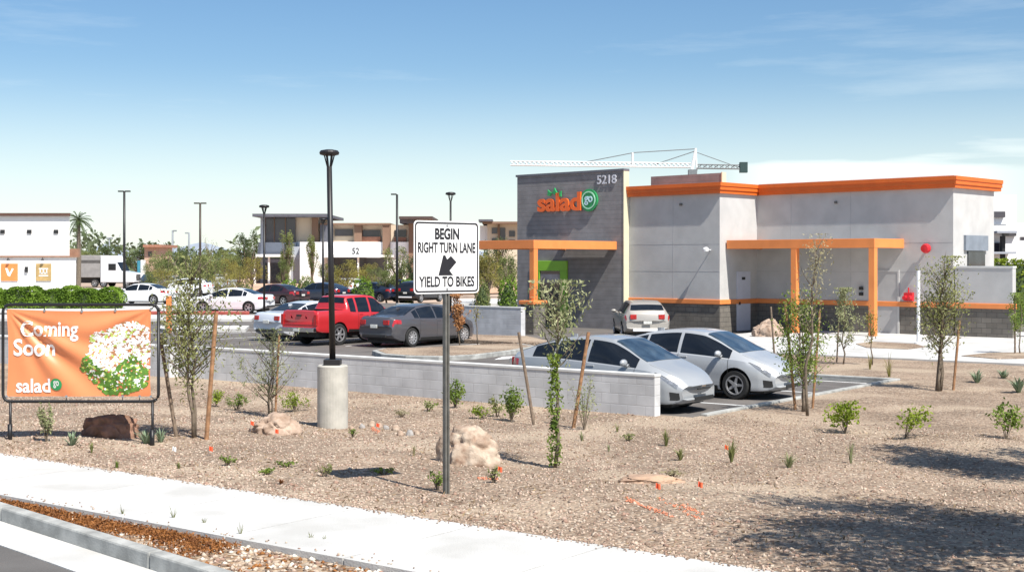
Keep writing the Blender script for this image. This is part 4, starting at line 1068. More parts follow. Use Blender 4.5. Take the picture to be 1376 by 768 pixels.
for k, (a, c, m) in enumerate(((2, 24, M_or), (49, 69, Mg2))):
    x0_, z1_ = LB(a, 354); x1_, z0_ = LB(c, 377)
    pnl = MB().box(x0_, x1_, -.09, -.002, z0_, z1_).build('wall_sign', m, lb)
    mb = MB(); cx_, cz_ = (x0_+x1_)/2, (z0_+z1_)/2
    if k == 0:
        mb.add([(cx_+p_, -.095, cz_+q_) for p_, q_ in ((-.3, .3), (-.12, .3), (0, -.05), (.12, .1), (.2, .3), (.34, .25), (.15, -.1), (.05, -.32), (-.12, -.25))], [tuple(range(9))])
    else:
        for (u0, u1, w0, w1) in ((-.35, .35, .22, .3), (-.28, -.2, -.1, .22), (.2, .28, -.1, .22), (-.35, .35, -.3, -.22), (-.05, .05, -.1, .22), (-.3, .3, -.12, -.05)): mb.box(cx_+u0, cx_+u1, -.1, -.095, cz_+w0, cz_+w1)
    mb.build('sign_mark', M_white, pnl)
    x_, z_ = LB((a+c)/2, 348); MB().lathe([(.02, .12), (.12, -.1)], 10, (x_, -.3, z_)).build('wall_light', M_black, lb)
x_, z_ = LB(36, 361); MB().box(x_-.1, x_+.1, -.15, -.002, z_-.25, z_+.15).build('wall_light', M_black, lb)

# ================================================================== OFFICE BUILDING
OD = 165.0
ob = thing('office_building', 'modern beige and dark office building with flat overhanging roofs, left of the road sign', 'building', (0, OD, 0))
def O(px, py, d=0): D = OD+d; return ((px-CX)*D/F, HC+(HY-py)*D/F)
def obox(nm, m, a, c, p0, p1, d0, d1, par=ob, bev=0):
    x0_, z1_ = O(a, p0, d0); x1_, z0_ = O(c, p1, d0); 
    return MB().box(x0_, x1_, d0, d1, z0_, z1_).build(nm, m, par, bevel=bev)
Mbe = mat('beige_stucco', (.60, .50, .38), .9, var=.05, scale=.2); Mwh = mat('office_white', (.80, .79, .78), .9, var=.03, scale=.2); Mbr = mat('office_brown', (.20, .12, .08), .8, var=.1, scale=.3)
Mdg = mat('office_dark_glass', (.045, .04, .05), .12, var=.4, scale=.25, spec=.7); Mrf = mat('roof_slab_grey', (.10, .10, .12), .6)
Mgr = mat('office_grey', (.34, .36, .40), .9, var=.04)
obox('wall', Mwh, 380, 562, 325, 392, 2, 16); obox('wall', Mbe, 430, 556, 302, 326, 3, 16); obox('wall', Mbe, 392, 428, 291, 326, 2.2, 16)
obox('glass_wall', Mdg, 350, 397, 291, 326, 1.8, 16); obox('glass_wall', Mdg, 340, 404, 346, 392, 1.6, 10)
obox('wall', Mgr, 346, 398, 325.5, 345, 1.5, 12); obox('column', Mgr, 350, 355, 291, 392, 1.2, 1.8)
for (a, c) in ((356, 360), (368, 371), (383, 386)): obox('mullion', Mbr, a, a+.8, 292, 325, 1.6, 1.8)
obox('roof', Mrf, 339, 439, 287, 291, -1.5, 15); obox('column', Mbr, 419, 427, 291, 325, 1.7, 2.2)
obox('entrance_block', Mwh, 403, 436, 325, 392, -3, 5); obox('entrance_shade', Mgr, 389, 403, 331, 392, -1.5, 5)
obox('canopy', Mwh, 337, 391, 341.5, 345, -4, 1); obox('canopy', Mwh, 436, 524, 342, 345.5, -4, 1.5)
obox('wall', Mwh, 436, 493, 325, 342, 1, 3); x_, z_ = O(478, 337, 1)
text_mesh('house_number', '52', .9, .8, at(x_, .99, z_), M_black, ob, .05, .02)
obox('cornice', Mbr, 430, 482, 299.5, 301.8, 1.8, 10); obox('cornice', Mbr, 476, 524, 299.5, 301.8, 1.4, 10)
def owin(a, c, p0, p1, d): 
    f = obox('window', Mdg, a, c, p0, p1, d-.15, d-.003); return f
owin(450, 474, 308, 317, 3)
obox('pier', Mbr, 476, 486, 301, 326, 2, 3); obox('pier', Mbr, 514, 524, 301, 346, 1.6, 3)
owin(486, 511, 309, 318, 3); obox('spandrel', mat('rust_panel', (.36, .17, .11), .8), 484, 511, 318, 329, 2.6, 3); owin(484, 511, 329, 342, 2.7)
owin(530, 546, 309, 318, 3); obox('spandrel', MATS['rust_panel'], 530, 546, 319, 341, 2.8, 3); obox('balcony_rail', Mrf, 430, 446, 302, 325, 1.9, 2.2)
obox('roof', mat('roof_slab_brown', (.07, .045, .04), .6), 536, 581, 290.5, 294, -1, 12); obox('pier', Mbr, 549, 556, 294, 392, 1.5, 3); obox('parapet', Mrf, 537, 556, 294, 300, 1, 8); obox('wall', Mbe, 556, 574, 294, 392, 3, 12)
obox('entrance_glass', Mdg, 440, 520, 346, 372, .8, .98)
for px in (341, 360, 388, 442, 480, 520): obox('canopy_column', Mwh, px, px+2.2, 345, 392, -3.6, -3.2)
# second distant building seen between sign and tower
ob2 = thing('apartment_building', 'distant beige building with dark roof slab right of the road sign', 'building', (0, 230, 0)); OD = 230.0
obox('wall', Mbe, 655, 760, 300, 392, 0, 14, ob2); obox('roof', Mbr, 648, 760, 297.5, 300.5, -2, 15, ob2); obox('roof', Mrf, 643, 662, 294.5, 297.3, -3, 6, ob2)
for a, c, p0, p1 in ((661, 668, 306, 314), (672, 679, 306, 330), (684, 692, 310, 318), (684, 692, 322, 332), (661, 668, 320, 330)): obox('window', Mdg, a, c, p0, p1, -.2, -.01, ob2)
obox('pier', Mbr, 669, 671.5, 300, 392, -.5, 0, ob2); obox('wall', Mwh, 645, 655, 303, 335, 1, 10, ob2)
# white apartment block right edge
OD = 75.0
ob3 = thing('apartment_building', 'white apartment block behind the restaurant at the right edge', 'building', (0, 75, 0))
obox('wall', mat('bright_white_wall', (.80, .80, .80), .9, var=.02), 1322, 1366, 262, 380, 0, 14, ob3); obox('wall', MATS['bright_white_wall'], 1366, 1460, 300, 380, 1, 14, ob3)
for a, c, p0, p1 in ((1335, 1351, 284, 292), (1333, 1347, 326, 338), (1349, 1366, 311, 317), (1372, 1390, 318, 323)): obox('window', Mdg, a, c, p0, p1, -.25, -.01, ob3)
obox('balcony', Mgr, 1340, 1367, 310, 313, -1.4, -.02, ob3); obox('balcony', Mgr, 1333, 1366, 338, 341, -1.2, -.02, ob3)
obox('column', M_black, 1347, 1351, 317, 357, -.9, -.5, ob3); obox('balcony_rail', M_steel, 1335, 1352, 301, 303, -.6, -.3, ob3)
# low pink roofs in the tree line
OD = 210.0
ob4 = thing('low_building', 'low pinkish house between trees right of the palm', 'building', (0, 210, 0))
obox('wall', mat('pink_wall', (.55, .36, .27), .9), 194, 214, 332, 365, 0, 8, ob4); obox('roof', MATS['rust_panel'], 192, 217, 328.5, 332, -1, 9, ob4); obox('window', Mdg, 199, 204, 338, 344, -.1, -.01, ob4)
OD = 180.0
ob5 = thing('small_kiosk', 'small white sign tower with blue panel behind the truck', 'sign', (0, 180, 0))
obox('pillar', Mwh, 189, 193, 349, 372, 0, 1, ob5); obox('panel', mat('teal_panel', (.05, .25, .35), .6), 184.5, 188.5, 350, 366, 0, .6, ob5)

# ================================================================== PLANTS
def tube_branches(mb, rnd, base, h, r0, nb, lean=.1, spread=.5, h0=.3, up=.9):
    """trunk and limbs; returns tip points"""
    pts_ = [Vector((0, 0, -.05))]; d = Vector((rnd.uniform(-lean, lean), rnd.uniform(-lean, lean), 1))
    k = 7
    for i in range(1, k+1): pts_.append(Vector((d.x*h*i/k+rnd.uniform(-.02, .02)*h, d.y*h*i/k+rnd.uniform(-.02, .02)*h, h*i/k)))
    mb.tube(pts_, [r0*(1-.8*i/k) for i in range(k+1)], 7)
    tips = list(pts_[int(k*h0)+1:])
    for i in range(nb):
        t = h0+(1-h0)*rnd.random()*.9; a = rnd.random()*6.283; f = t*k; j = min(int(f), k-1); p0 = pts_[j].lerp(pts_[j+1], f-j)
        ln = h*spread*(1.05-t*.6)*rnd.uniform(.6, 1.1)
        q = [p0]; dd = Vector((math.cos(a), math.sin(a), up)).normalized()
        for m_ in range(1, 4): dd = (dd+Vector((0, 0, .15))+Vector((rnd.uniform(-.2, .2), rnd.uniform(-.2, .2), 0))).normalized(); q.append(q[-1]+dd*ln/3)
        mb.tube(q, [r0*.38*(1-t*.4), r0*.28, r0*.18, r0*.08], 5)
        tips += q[1:]
    return tips
def young_tree(label, px, py, top, halfw, m, seed, n=1500, leaf=(.05, .016), trunk_to=.35, nb=14, lean=0, cat='tree', name='young_tree', group='young staked trees', up=1.1, sig=.07, bark=M_bark, stems=1):
    x, y, z = gnd(px, py) if py > 440 else G(px, py, LOT)
    k = y/F; h = HC+(HY-top)*k-z; w_ = halfw*k
    rnd = random.Random(seed); t = thing(name, label, cat, (x, y, z), 0, group)
    mb = MB(); tips = []
    for s_ in range(stems):
        sub = MB(); tp_ = tube_branches(sub, rnd, None, h*(1-.12*s_), .012+.0065*h, nb, .05, min(.75, w_/h*1.75), trunk_to, up)
        off = Vector((rnd.uniform(-.1, .1)*s_, rnd.uniform(-.1, .1)*s_, 0)); mb.add([Vector(v)+off for v in sub.v], sub.f); tips += [p+off for p in tp_]
    tips = [p for p in tips if p.z > h*trunk_to*.8]
    mb.build('trunk', bark, t, smooth=True)
    r = np.random.default_rng(seed); T_ = np.array([tuple(p) for p in tips])
    wts = r.random(len(T_))**2+.05; C = T_[r.choice(len(T_), n, p=wts/wts.sum())]+r.normal(size=(n, 3))*np.array([sig, sig, sig*1.3])*h/2
    lim = np.hypot(C[:, 0], C[:, 1]); C[:, :2] *= np.minimum(1, w_*1.15/(lim+1e-6))[:, None]**.7
    C[:, 2] = np.clip(C[:, 2], h*trunk_to*.6, h*1.03)
    V, Q = leaves(C, leaf[0]*1.15, leaf[1]*1.35, (0, 0, .5), seed)
    fast('foliage', V, Q, [m], t)
    return t
def stake(label, px0, py0, px1, py1, r=.028, m=M_wood, tie=None):
    """px1,py1 is the foot"""
    x, y, z = gnd(px1, py1); k = y/F; xt = (px0-CX)*k; zt = HC+(HY-py0)*k
    o = MB().tube([(0, 0, -.2), (xt-x, .02, zt-z)], [r, r*.9], 8).build('tree_stake', m); o.location = (x, y, z)
    return tag(o, label, 'stake', 'wooden tree stakes')
def shrub(label, px, py, w_, h_, m, seed, n=500, leaf=(.05, .022), name='shrub', cat='shrub', group='low shrubs on the gravel', stems=9, ground=None, offx=0):
    x, y, z = ground if ground else gnd(px, py); k = y/F; W_, H_ = w_*k, h_*k
    rnd = random.Random(seed); t = thing(name, label, cat, (x, y, z), 0, group); mb = MB(); pts_ = []
    for i in range(stems):
        a = rnd.random()*6.283; r_ = rnd.random()**.6; tip = Vector((math.cos(a)*r_*W_/2, math.sin(a)*r_*W_/2, H_*rnd.uniform(.55, 1)*(1-.3*r_)))
        mid = tip*.5+Vector((0, 0, H_*.08)); mb.tube([(0, 0, -.02), mid, tip], [.008, .006, .003], 4, False); pts_ += [tip, mid.lerp(tip, .5), tip, mid]
    mb.build('stems', M_bark, t)
    r = np.random.default_rng(seed); T_ = np.array([tuple(p) for p in pts_]); C = T_[r.integers(0, len(T_), n)]+r.normal(size=(n, 3))*np.array([W_*.09, W_*.09, H_*.09])
    C[:, 2] = np.maximum(C[:, 2], .01); V, Q = leaves(C, leaf[0], leaf[1], None, seed); fast('foliage', V, Q, [m], t)
    return t
def tuft(label, px, py, w_, h_, m, seed, n=40, wd_=.012, name='grass_tuft', cat='grass tuft', group='small grass tufts on the gravel', droop=.5):
    x, y, z = gnd(px, py); k = y/F; W_, H_ = w_*k, h_*k; rnd = random.Random(seed); mb = MB()
    if name == 'agave': W_ *= 1.35
    for i in range(n):
        a = rnd.random()*6.283; r_ = rnd.uniform(.3, 1); tip = Vector((math.cos(a)*r_*W_/2*1.15, math.sin(a)*r_*W_/2*1.15, H_*rnd.uniform(.5, 1)*(1-.4*r_))); mid = Vector((tip.x*.5, tip.y*.5, tip.z*.68)) if name == 'agave' else Vector((tip.x*.35, tip.y*.35, tip.z*.65))
        sd = Vector((-math.sin(a), math.cos(a), 0))*wd_*.5; b0 = Vector((tip.x*.08, tip.y*.08, -.01))
        mb.add([b0-sd, b0+sd, mid+sd, tip, mid-sd], [(0, 1, 2, 4), (4, 2, 3)])
    o = mb.build(name, m, recalc=False); o.location = (x, y, z); return tag(o, label, cat, group)

# near young trees and their stakes
young_tree('bushy young tree rising between two stakes right of the banner', 262, 587, 352, 52, L_olive, 21, 3400, (.055, .017), .28, 30, stems=2, up=.8)
stake('grey stake leaning left beside the right edge of the banner', 214, 448, 240, 586, .03, M_woodg)
stake('brown stake right of the bushy young tree near the banner', 290, 420, 276, 590, .034)
young_tree('sparse grey green sapling left of the big lamp base', 362, 560, 445, 44, L_sage, 22, 1300, (.055, .015), .12, 20, stems=2, up=.7)
stake('thin stake beside the sparse grey green sapling', 375, 450, 369, 560, .022)
t = young_tree('slender tree with leaf clad trunk in the centre foreground', 745, 628, 385, 46, L_sage, 23, 950, (.06, .018), .5, 22, up=.75)
x, y, z = gnd(745, 628); k = y/F; r = np.random.default_rng(4); n = 850
zz_ = r.random(n)*(150*k); a = r.random(n)*6.283; rr_ = (.03+.065*r.random(n)**1.6)*(1+.35*np.sin(zz_*9))
V, Q = leaves(np.stack([np.cos(a)*rr_, np.sin(a)*rr_, zz_+.03], 1), .055, .028, (0, 0, .3), 5); fast('trunk_foliage', V, Q, [L_green], t)
stake('dark leaning stake left of the tree with leaf clad trunk', 697, 446, 720, 571, .03, M_woodg)
stake('orange brown stake right of the tree with leaf clad trunk', 791, 446, 768, 575, .034)
shrub('thin green sapling behind the orange brown stake', 785, 577, 40, 78, L_sage, 24, 380, (.05, .018), group='low shrubs on the gravel', stems=7)
young_tree('tall young tree between stakes in front of the orange canopy post', 1078, 553, 395, 36, L_green, 25, 2700, (.055, .02), .2, 26, stems=2, up=.8)
t = young_tree('pale dry topped tree poking above the tall young tree at the canopy', 1085, 558, 322, 28, L_pale, 26, 700, (.05, .014), .45, 14)
stake('left orange brown stake of the tree by the canopy post', 1055, 405, 1070, 550, .03)
stake('thin stake right of the tree by the canopy post', 1102, 415, 1091, 548, .026)
stake('short pale stake left behind the silver hatchback nose', 1036, 412, 1044, 512, .026, M_woodg)
young_tree('pale green sapling left of the right canopy post', 1133, 489, 390, 28, L_sage, 27, 1500, (.07, .022), .2, 18)
young_tree('small sapling almost touching the right canopy post', 1172, 490, 412, 12, L_gold, 28, 350, (.06, .02), .3, 10)
stake('slim stake beside the pale green sapling at the canopy', 1128, 412, 1124, 487, .024, M_woodg)
young_tree('leafy multi trunk tree in front of the white post and red bell', 1264, 525, 350, 46, L_olive, 29, 2700, (.065, .022), .35, 30, stems=3, up=.8)
stake('brown stake right of the leafy multi trunk tree', 1290, 430, 1280, 524, .032)
stake('grey stake under the leafy multi trunk tree', 1266, 440, 1257, 525, .03, M_woodg)
young_tree('young tree cut by the right edge of the photo', 1371, 477, 396, 22, L_green, 30, 1300, (.06, .02), .2, 16)
stake('dark stake beside the tree at the right edge', 1364, 396, 1364, 477, .03, M_woodg)
x, y, z = G(616, 468, -.33)
young_tree('small dry orange tree on the island before the grey sedan', 618, 466, 398, 17, L_dry, 31, 900, (.09, .035), .3, 12, group='small trees on the parking island')
young_tree('thin leafless stem on the island beside the dry orange tree', 642, 462, 388, 10, L_gold, 32, 110, (.07, .02), .4, 8, group='small trees on the parking island')
# shrubs
for a in (('leafy shrub just right of the sign post against the block wall', 612, 548, 30, 40, L_green, 41, 480, (.06, .03)),
          ('green shrub between the sign post and the dark leaning stake', 687, 566, 46, 48, L_green, 42, 620, (.06, .03)),
          ('low yellow green shrub at the foot of the wall right of the sign post', 650, 563, 32, 20, L_lime, 43, 260, (.05, .025)),
          ('spiky green shrub touching the left side of the lamp base', 396, 553, 34, 30, L_lime, 44, 420, (.06, .02)),
          ('small green shrub right of the brown banner stake', 290, 546, 22, 24, L_lime, 45, 300, (.06, .02)),
          ('small green shrub left of the sparse sapling', 319, 551, 26, 24, L_green, 46, 300, (.06, .02)),
          ('narrow green bush under the left part of the banner', 62, 593, 22, 50, L_sage, 47, 420, (.055, .022)),
          ('leafy bush sprawling on open gravel right of the silver hatchbacks', 1136, 582, 74, 44, L_lime, 48, 560, (.07, .035), 'shrub', 'shrub', 'low shrubs on the gravel', 6),
          ('airy vine like bush right of the sprawling bush', 1216, 588, 74, 58, L_lime, 49, 260, (.07, .035), 'shrub', 'shrub', 'low shrubs on the gravel', 5),
          ('green bush low at the right edge of the photo', 1352, 590, 56, 48, L_green, 50, 380, (.07, .035), 'shrub', 'shrub', 'low shrubs on the gravel', 5),
          ('small weed bush left of the tan boulder', 588, 658, 26, 26, L_green, 51, 120, (.04, .02)),
          ('low weed at the foot of the tan boulder', 664, 648, 18, 22, L_olive, 52, 90, (.04, .02)),
          ('low green weed beside the sidewalk below the sapling', 360, 637, 26, 9, L_green, 53, 120, (.035, .02)),
          ('flat green weed right of the small orange flags', 384, 627, 24, 10, L_green, 54, 120, (.035, .02)),
          ('green weed near the sidewalk right of the white flag', 305, 625, 22, 14, L_green, 55, 120, (.035, .02)),
          ('weed left of the dark sign shadow', 436, 640, 22, 18, L_olive, 56, 90, (.035, .018)),
          ('flat weed right of the dark sign shadow', 516, 637, 30, 11, L_green, 57, 110, (.035, .02)),
          ('scruffy bush against the wall between stakes and sign post', 668, 560, 30, 30, L_olive, 151, 220, (.055, .025)),
          ('low scrub at the foot of the wall left of the sign post', 575, 552, 26, 16, L_green, 152, 130, (.05, .02)),
          ('dry looking scrub between lamp base and sign post', 540, 560, 24, 12, L_pale, 153, 120, (.045, .015)),
          ('low scrub right below the wall end stake', 845, 592, 22, 12, L_olive, 154, 100, (.045, .018)),
          ('dry scrub in the open gravel right of the central sapling', 905, 640, 30, 10, L_pale, 155, 110, (.04, .014)),
          ('weed below the gap between lamp base and stones', 474, 588, 14, 14, L_green, 58, 80, (.035, .02))):
    shrub(*a)
for a in (('grey green agave at the right foot of the banner stand', 197, 596, 34, 30, L_agave, 61, 26, .03),
          ('grey green agave left of the brown boulder', 97, 598, 26, 26, L_agave, 62, 22, .03),
          ('agave between the banner foot and the grey stake', 216, 594, 20, 24, L_agave, 63, 20, .022),
          ('agave left of a pair at the right edge of the gravel', 1313, 514, 24, 24, L_agave, 64, 26, .05),
          ('agave in the middle of the three by the walkway', 1348, 508, 20, 18, L_agave, 65, 24, .045),
          ('agave closest to the right edge by the walkway', 1369, 527, 30, 30, L_agave, 66, 26, .05)):
    tuft(*a, name='agave', cat='agave', group='agaves on the gravel')
for a in (('small dark green tuft in front of the brown boulder', 123, 608, 12, 22, L_olive, 71, 30), ('tiny green tuft by the sidewalk left of the white flag', 157, 628, 12, 14, L_green, 72, 24),
          ('tiny tuft left of the first orange flag', 240, 629, 12, 12, L_olive, 73, 24), ('upright grass tuft left of a pair right of the wall end', 895, 599, 22, 32, L_olive, 74, 46),
          ('spreading grass tuft right of a pair beyond the wall end', 914, 618, 28, 24, L_olive, 75, 50), ('tall grass tuft standing behind an orange flag', 983, 621, 26, 46, L_olive, 76, 46),
          ('pale yellow green tuft between the flags and the sprawling bush', 1060, 628, 34, 30, L_sage, 77, 60), ('thin spindly grass tuft before the long tree shadow', 1143, 622, 26, 40, L_sage, 78, 22),
          ('dark tuft below the wall end', 829, 580, 14, 16, L_olive, 79, 20), ('tiny tuft right of the tree with leaf clad trunk', 818, 606, 10, 14, L_sage, 80, 18), ('small tuft between two stakes of the central tree', 782, 592, 14, 20, L_sage, 81, 20),
          ('yucca like grass left of the walkway front', 1195, 506, 30, 44, L_gold, 82, 26), ('spiky grass between saplings near the right canopy post', 1169, 496, 24, 34, L_gold, 83, 24),
          ('dry grass at the sidewalk edge below the boulder', 556, 612, 14, 22, L_pale, 84, 18), ('low dry tuft left of the big sign shadow', 378, 650, 18, 10, L_litter, 85, 30)):
    tuft(*a)
for i, (a, c, w_, h_) in enumerate(((165, 695, 8, 20), (233, 700, 10, 22), (275, 707, 8, 14), (323, 722, 9, 24), (418, 727, 8, 14), (436, 729, 6, 12))):
    x, y, _ = G(a, c, -.04)
    rnd = random.Random(90+i); mb = MB()
    for j in range(12):
        an = rnd.random()*6.28; tip = Vector((math.cos(an)*w_*y/F*.5, math.sin(an)*.04, h_*y/F*rnd.uniform(.5, 1))); mb.tube([(0, 0, 0), tip*.5+Vector((0, 0, .02)), tip], [.003, .002, .001], 3, False)
    o = mb.build('weed', L_olive); o.location = (x, y, -.045)
    tag(o, ['dry weed in the planting strip, furthest left of the strip weeds', 'second strip weed from the left, leaning over the sidewalk edge', 'short third weed of the planting strip', 'tallest weed in the planting strip, above the widest gravel', 'fifth strip weed, short and near the sidewalk edge', 'strip weed nearest the bottom centre of the photo'][i], 'weed', 'weeds in the planting strip')

# far trees
def far_tree(label, px, base, D, w_, top, m, seed, n=900, name='desert_tree', trunk=.25, lf=None, group='trees beyond the car park', blobs=26):
    k = D/F; x = (px-CX)*k; zb_ = -.62; H_ = HC+(HY-top)*k-zb_; W_ = w_*k
    t = thing(name, label, 'tree', (x, D, zb_), 0, group); rnd = random.Random(seed); mb = MB()
    mb.tube([(0, 0, -.1), (rnd.uniform(-.1, .1)*W_, 0, H_*.35), (0, 0, H_*.6)], [.03*H_, .022*H_, .012*H_], 7)
    cs = []
    for i in range(blobs):
        a = rnd.random()*6.283; r_ = rnd.random()**.5; z_ = H_*(trunk+.12+(.80-trunk)*rnd.random()); f = math.sqrt(max(.05, 1-((z_/H_-trunk-.38)/(.62))**2)); c = Vector((math.cos(a)*r_*W_*.42*f, math.sin(a)*r_*W_*.42*f, z_)); cs.append(c)
        mb.tube([(0, 0, H_*trunk*.8), c*.5+Vector((0, 0, H_*trunk*.4)), c], [.012*H_, .008*H_, .003*H_], 5, False)
    mb.build('trunk', M_bark, t)
    r = np.random.default_rng(seed); C0 = np.array([tuple(c) for c in cs]); sz = r.uniform(.09, .17, len(cs)); id_ = r.integers(0, len(cs), n); d = r.normal(size=(n, 3)); d /= np.linalg.norm(d, axis=1)[:, None]; d *= (r.random((n, 1))**.4)
    C = C0[id_]+d*sz[id_][:, None]*np.array([W_, W_, H_*.75])*1.1
    C[:, 2] = np.clip(C[:, 2], H_*trunk*.7, H_)
    l = lf or .034*(W_+H_)/2; V, Q = leaves(C, l, l*.55, None, seed); fast('crown', V, Q, [m], t); return t
FT = [  # label, px, D, width, top, mat
 ('dark rounded tree left of the office roof', 333, 150, 32, 304, L_dark), ('small far tree left of the dark rounded tree', 310, 190, 34, 332, L_mid),
 ('bushy tree behind the truck cab', 185, 215, 46, 322, L_dark), ('dark tree behind the truck trailer', 143, 222, 54, 329, L_dark), ('grey green tree above the truck', 118, 230, 40, 334, L_mid),
 ('wide green tree right of the pink house', 225, 150, 50, 334, L_mid), ('dark tree left of the brown street light', 250, 170, 40, 338, L_dark), ('yellow green tree below the brown street light', 282, 120, 46, 340, L_mid),
 ('low olive tree right of the brown street light', 300, 135, 50, 346, L_gold), ('tree before the pink house', 205, 125, 34, 350, L_mid), ('low golden tree beside the blue distant car', 322, 118, 36, 356, L_gold),
 ('slim tree in front of the left office canopy', 381, 130, 20, 347, L_mid), ('balcony tree against the dark office glass', 385, 158, 26, 309, L_mid), ('balcony tree against the beige office column', 420, 158, 18, 311, L_mid),
 ('broad golden tree in front of the office entrance', 462, 110, 54, 349, L_gold), ('tree under the right office canopy', 440, 120, 32, 352, L_mid), ('tree right of the office entrance', 492, 125, 36, 352, L_gold),
 ('dense tree behind the tall street light', 536, 130, 44, 331, L_mid), ('dark green tree left of the road sign edge', 552, 118, 32, 338, L_dark), ('tree hidden mostly behind the road sign', 590, 120, 50, 335, L_mid),
 ('tree right of the road sign with golden leaves', 655, 92, 46, 338, L_gold), ('green tree under the dark roof slab right of the sign', 668, 140, 50, 316, L_dark), ('olive tree left of the tower', 684, 105, 40, 342, L_mid), ('small tree behind the canopy left beam', 640, 120, 34, 344, L_mid),
 ('low tree left of the black sport utility', 520, 100, 36, 362, L_mid)]
for i, (lab, px, D, w_, tp_, m) in enumerate(FT): far_tree(lab, px, 0, D, w_, tp_, m, 200+i, 3200)
FT2 = [('low rounded tree just right of the truck hood', 213, 175, 44, 345, L_mid), ('green tree directly right of the brown street light pole', 290, 165, 46, 334, L_mid), ('dark tree between the two faint grey street lights', 243, 200, 44, 330, L_dark),
 ('olive tree below the dark rounded tree', 338, 140, 46, 344, L_gold), ('green tree low behind the white sport utility', 262, 125, 48, 352, L_mid), ('bushy tree left of the cone lamp post by the office', 318, 150, 40, 338, L_mid),
 ('golden tree low beside the pink dirt bank', 300, 100, 40, 366, L_gold), ('spreading tree above the apron left of the white sport utility', 222, 112, 40, 358, L_gold), ('low tree under the black sport utility roofline, left side', 506, 112, 34, 357, L_mid),
 ('wide tree filling the gap right of the road sign', 650, 108, 60, 350, L_gold), ('pale green tree left edge of the tower behind the canopy', 672, 118, 44, 352, L_mid)]
for i, (lab, px, D, w_, tp_, m) in enumerate(FT2): far_tree(lab, px, 0, D, w_, tp_, m, 280+i, 2600)
# grey leafless spreading tree far
far_tree('pale thin tree with spreading crown right of the brown street light', 280, 0, 230, 26, 315, MATS['sage_leaf'], 260, 90, trunk=.6, blobs=5)
# distant woodland mass
r = np.random.default_rng(77); n = 26000; X_ = r.uniform(-230, 190, n); Y_ = r.uniform(255, 330, n)
hh_ = 3.0+2.6*np.sin(X_*.11)+1.8*np.sin(X_*.37+1)+1.2*np.sin(X_*.9)+3.2; Z_ = -.6+hh_*r.random(n)**.7
V, Q = leaves(np.stack([X_, Y_, Z_], 1), 1.3, .8, None, 78); tag(fast('distant_woods', V, Q, [leafm('woods_leaf', (.19, .23, .11), (.10, .13, .07), .2, .08)]), 'distant continuous tree line along the horizon', 'woods', kind='stuff')
# bright round shrubs
def dense_bush(label, px, base, D, w_, top, m, seed, n=700, dx=1, name='round_bush', group='bright green rounded bushes', cat='bush', dep=1.0, zb_=-.55):
    k = D/F; x = (px-CX)*k; H_ = HC+(HY-top)*k-zb_; W_ = w_*k; t = thing(name, label, cat, (x, D, zb_), 0, group)
    r = np.random.default_rng(seed); a = r.random(n)*6.283; u = r.random(n); ph = np.arccos(1-u); rr_ = .86+.14*r.random(n)+.05*np.sin(a*5)
    C = np.stack([np.cos(a)*np.sin(ph)**.7*W_/2*rr_, np.sin(a)*np.sin(ph)**.7*W_/2*rr_*dep, np.cos(ph)*H_*rr_], 1)
    l = .07*(W_+H_)/2; V, Q = leaves(C, l*1.3, l*.8, None, seed); fast('foliage', V, Q, [m], t)
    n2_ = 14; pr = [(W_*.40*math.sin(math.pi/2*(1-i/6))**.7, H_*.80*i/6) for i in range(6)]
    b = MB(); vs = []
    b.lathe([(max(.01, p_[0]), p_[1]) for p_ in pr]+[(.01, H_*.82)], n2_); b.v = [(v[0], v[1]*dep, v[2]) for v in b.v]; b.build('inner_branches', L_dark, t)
    return t
for i, (lab, px, D, w_, tp_) in enumerate((('bright round bush above the maroon sedan', 389, 88.5+8, 30, 374), ('bright round bush above the red pickup roof', 487, 98, 32, 371), ('bright bush peeking left of the road sign bottom', 546, 100, 20, 373), ('bright round bush left of the restaurant tower', 683, 88, 30, 370), ('small green bush left of the bright round tower bush', 648, 90, 22, 376), ('yellow green bush by the pink dirt at the far row', 330, 92, 26, 381), ('low olive bush at the office wall foot', 412, 118, 26, 370))):
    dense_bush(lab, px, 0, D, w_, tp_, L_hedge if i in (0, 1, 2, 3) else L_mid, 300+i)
# long hedge at the left
hz = thing('hedge', 'long bright green hedge between the banner and the white building', 'hedge', (-32, 86, LOT))
r = np.random.default_rng(9); n = 15000; X_ = r.uniform(-8, 7.1, n); hmp = 1.28+.12*np.sin(X_*2.1)+.08*np.sin(X_*5.3+1)-.0*X_; 
ed = r.random(n); Y_ = np.where(ed < .5, -.6+r.random(n)*.15+.15*np.sin(X_*3), r.uniform(-.6, 1, n)); Z_ = np.where(ed < .5, r.random(n)**.8*hmp, hmp*(.88+.12*r.random(n)))
Z_ *= np.clip((7.1-X_)/.5, 0, 1)**.4
V, Q = leaves(np.stack([X_, Y_, Z_], 1), .16, .1, None, 8); fast('foliage', V, Q, [L_hedge], hz)
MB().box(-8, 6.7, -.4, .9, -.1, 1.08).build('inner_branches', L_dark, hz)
# hedge at far right behind the enclosure wall
hz = thing('hedge', 'yellow green hedge above the set back enclosure wall at the right edge', 'hedge', ((1352-CX)*64/F, 64, -.4))
n = 2600; X_ = r.uniform(-1.1, 2.2, n); Y_ = r.uniform(-.3, .3, n); Z_ = r.random(n)**.5*3.05; V, Q = leaves(np.stack([X_, Y_, Z_], 1), .18, .11, None, 10); fast('foliage', V, Q, [L_lime], hz)
MB().box(-1.0, 2.1, -.2, .2, -.1, 2.8).build('inner_branches', L_dark, hz)
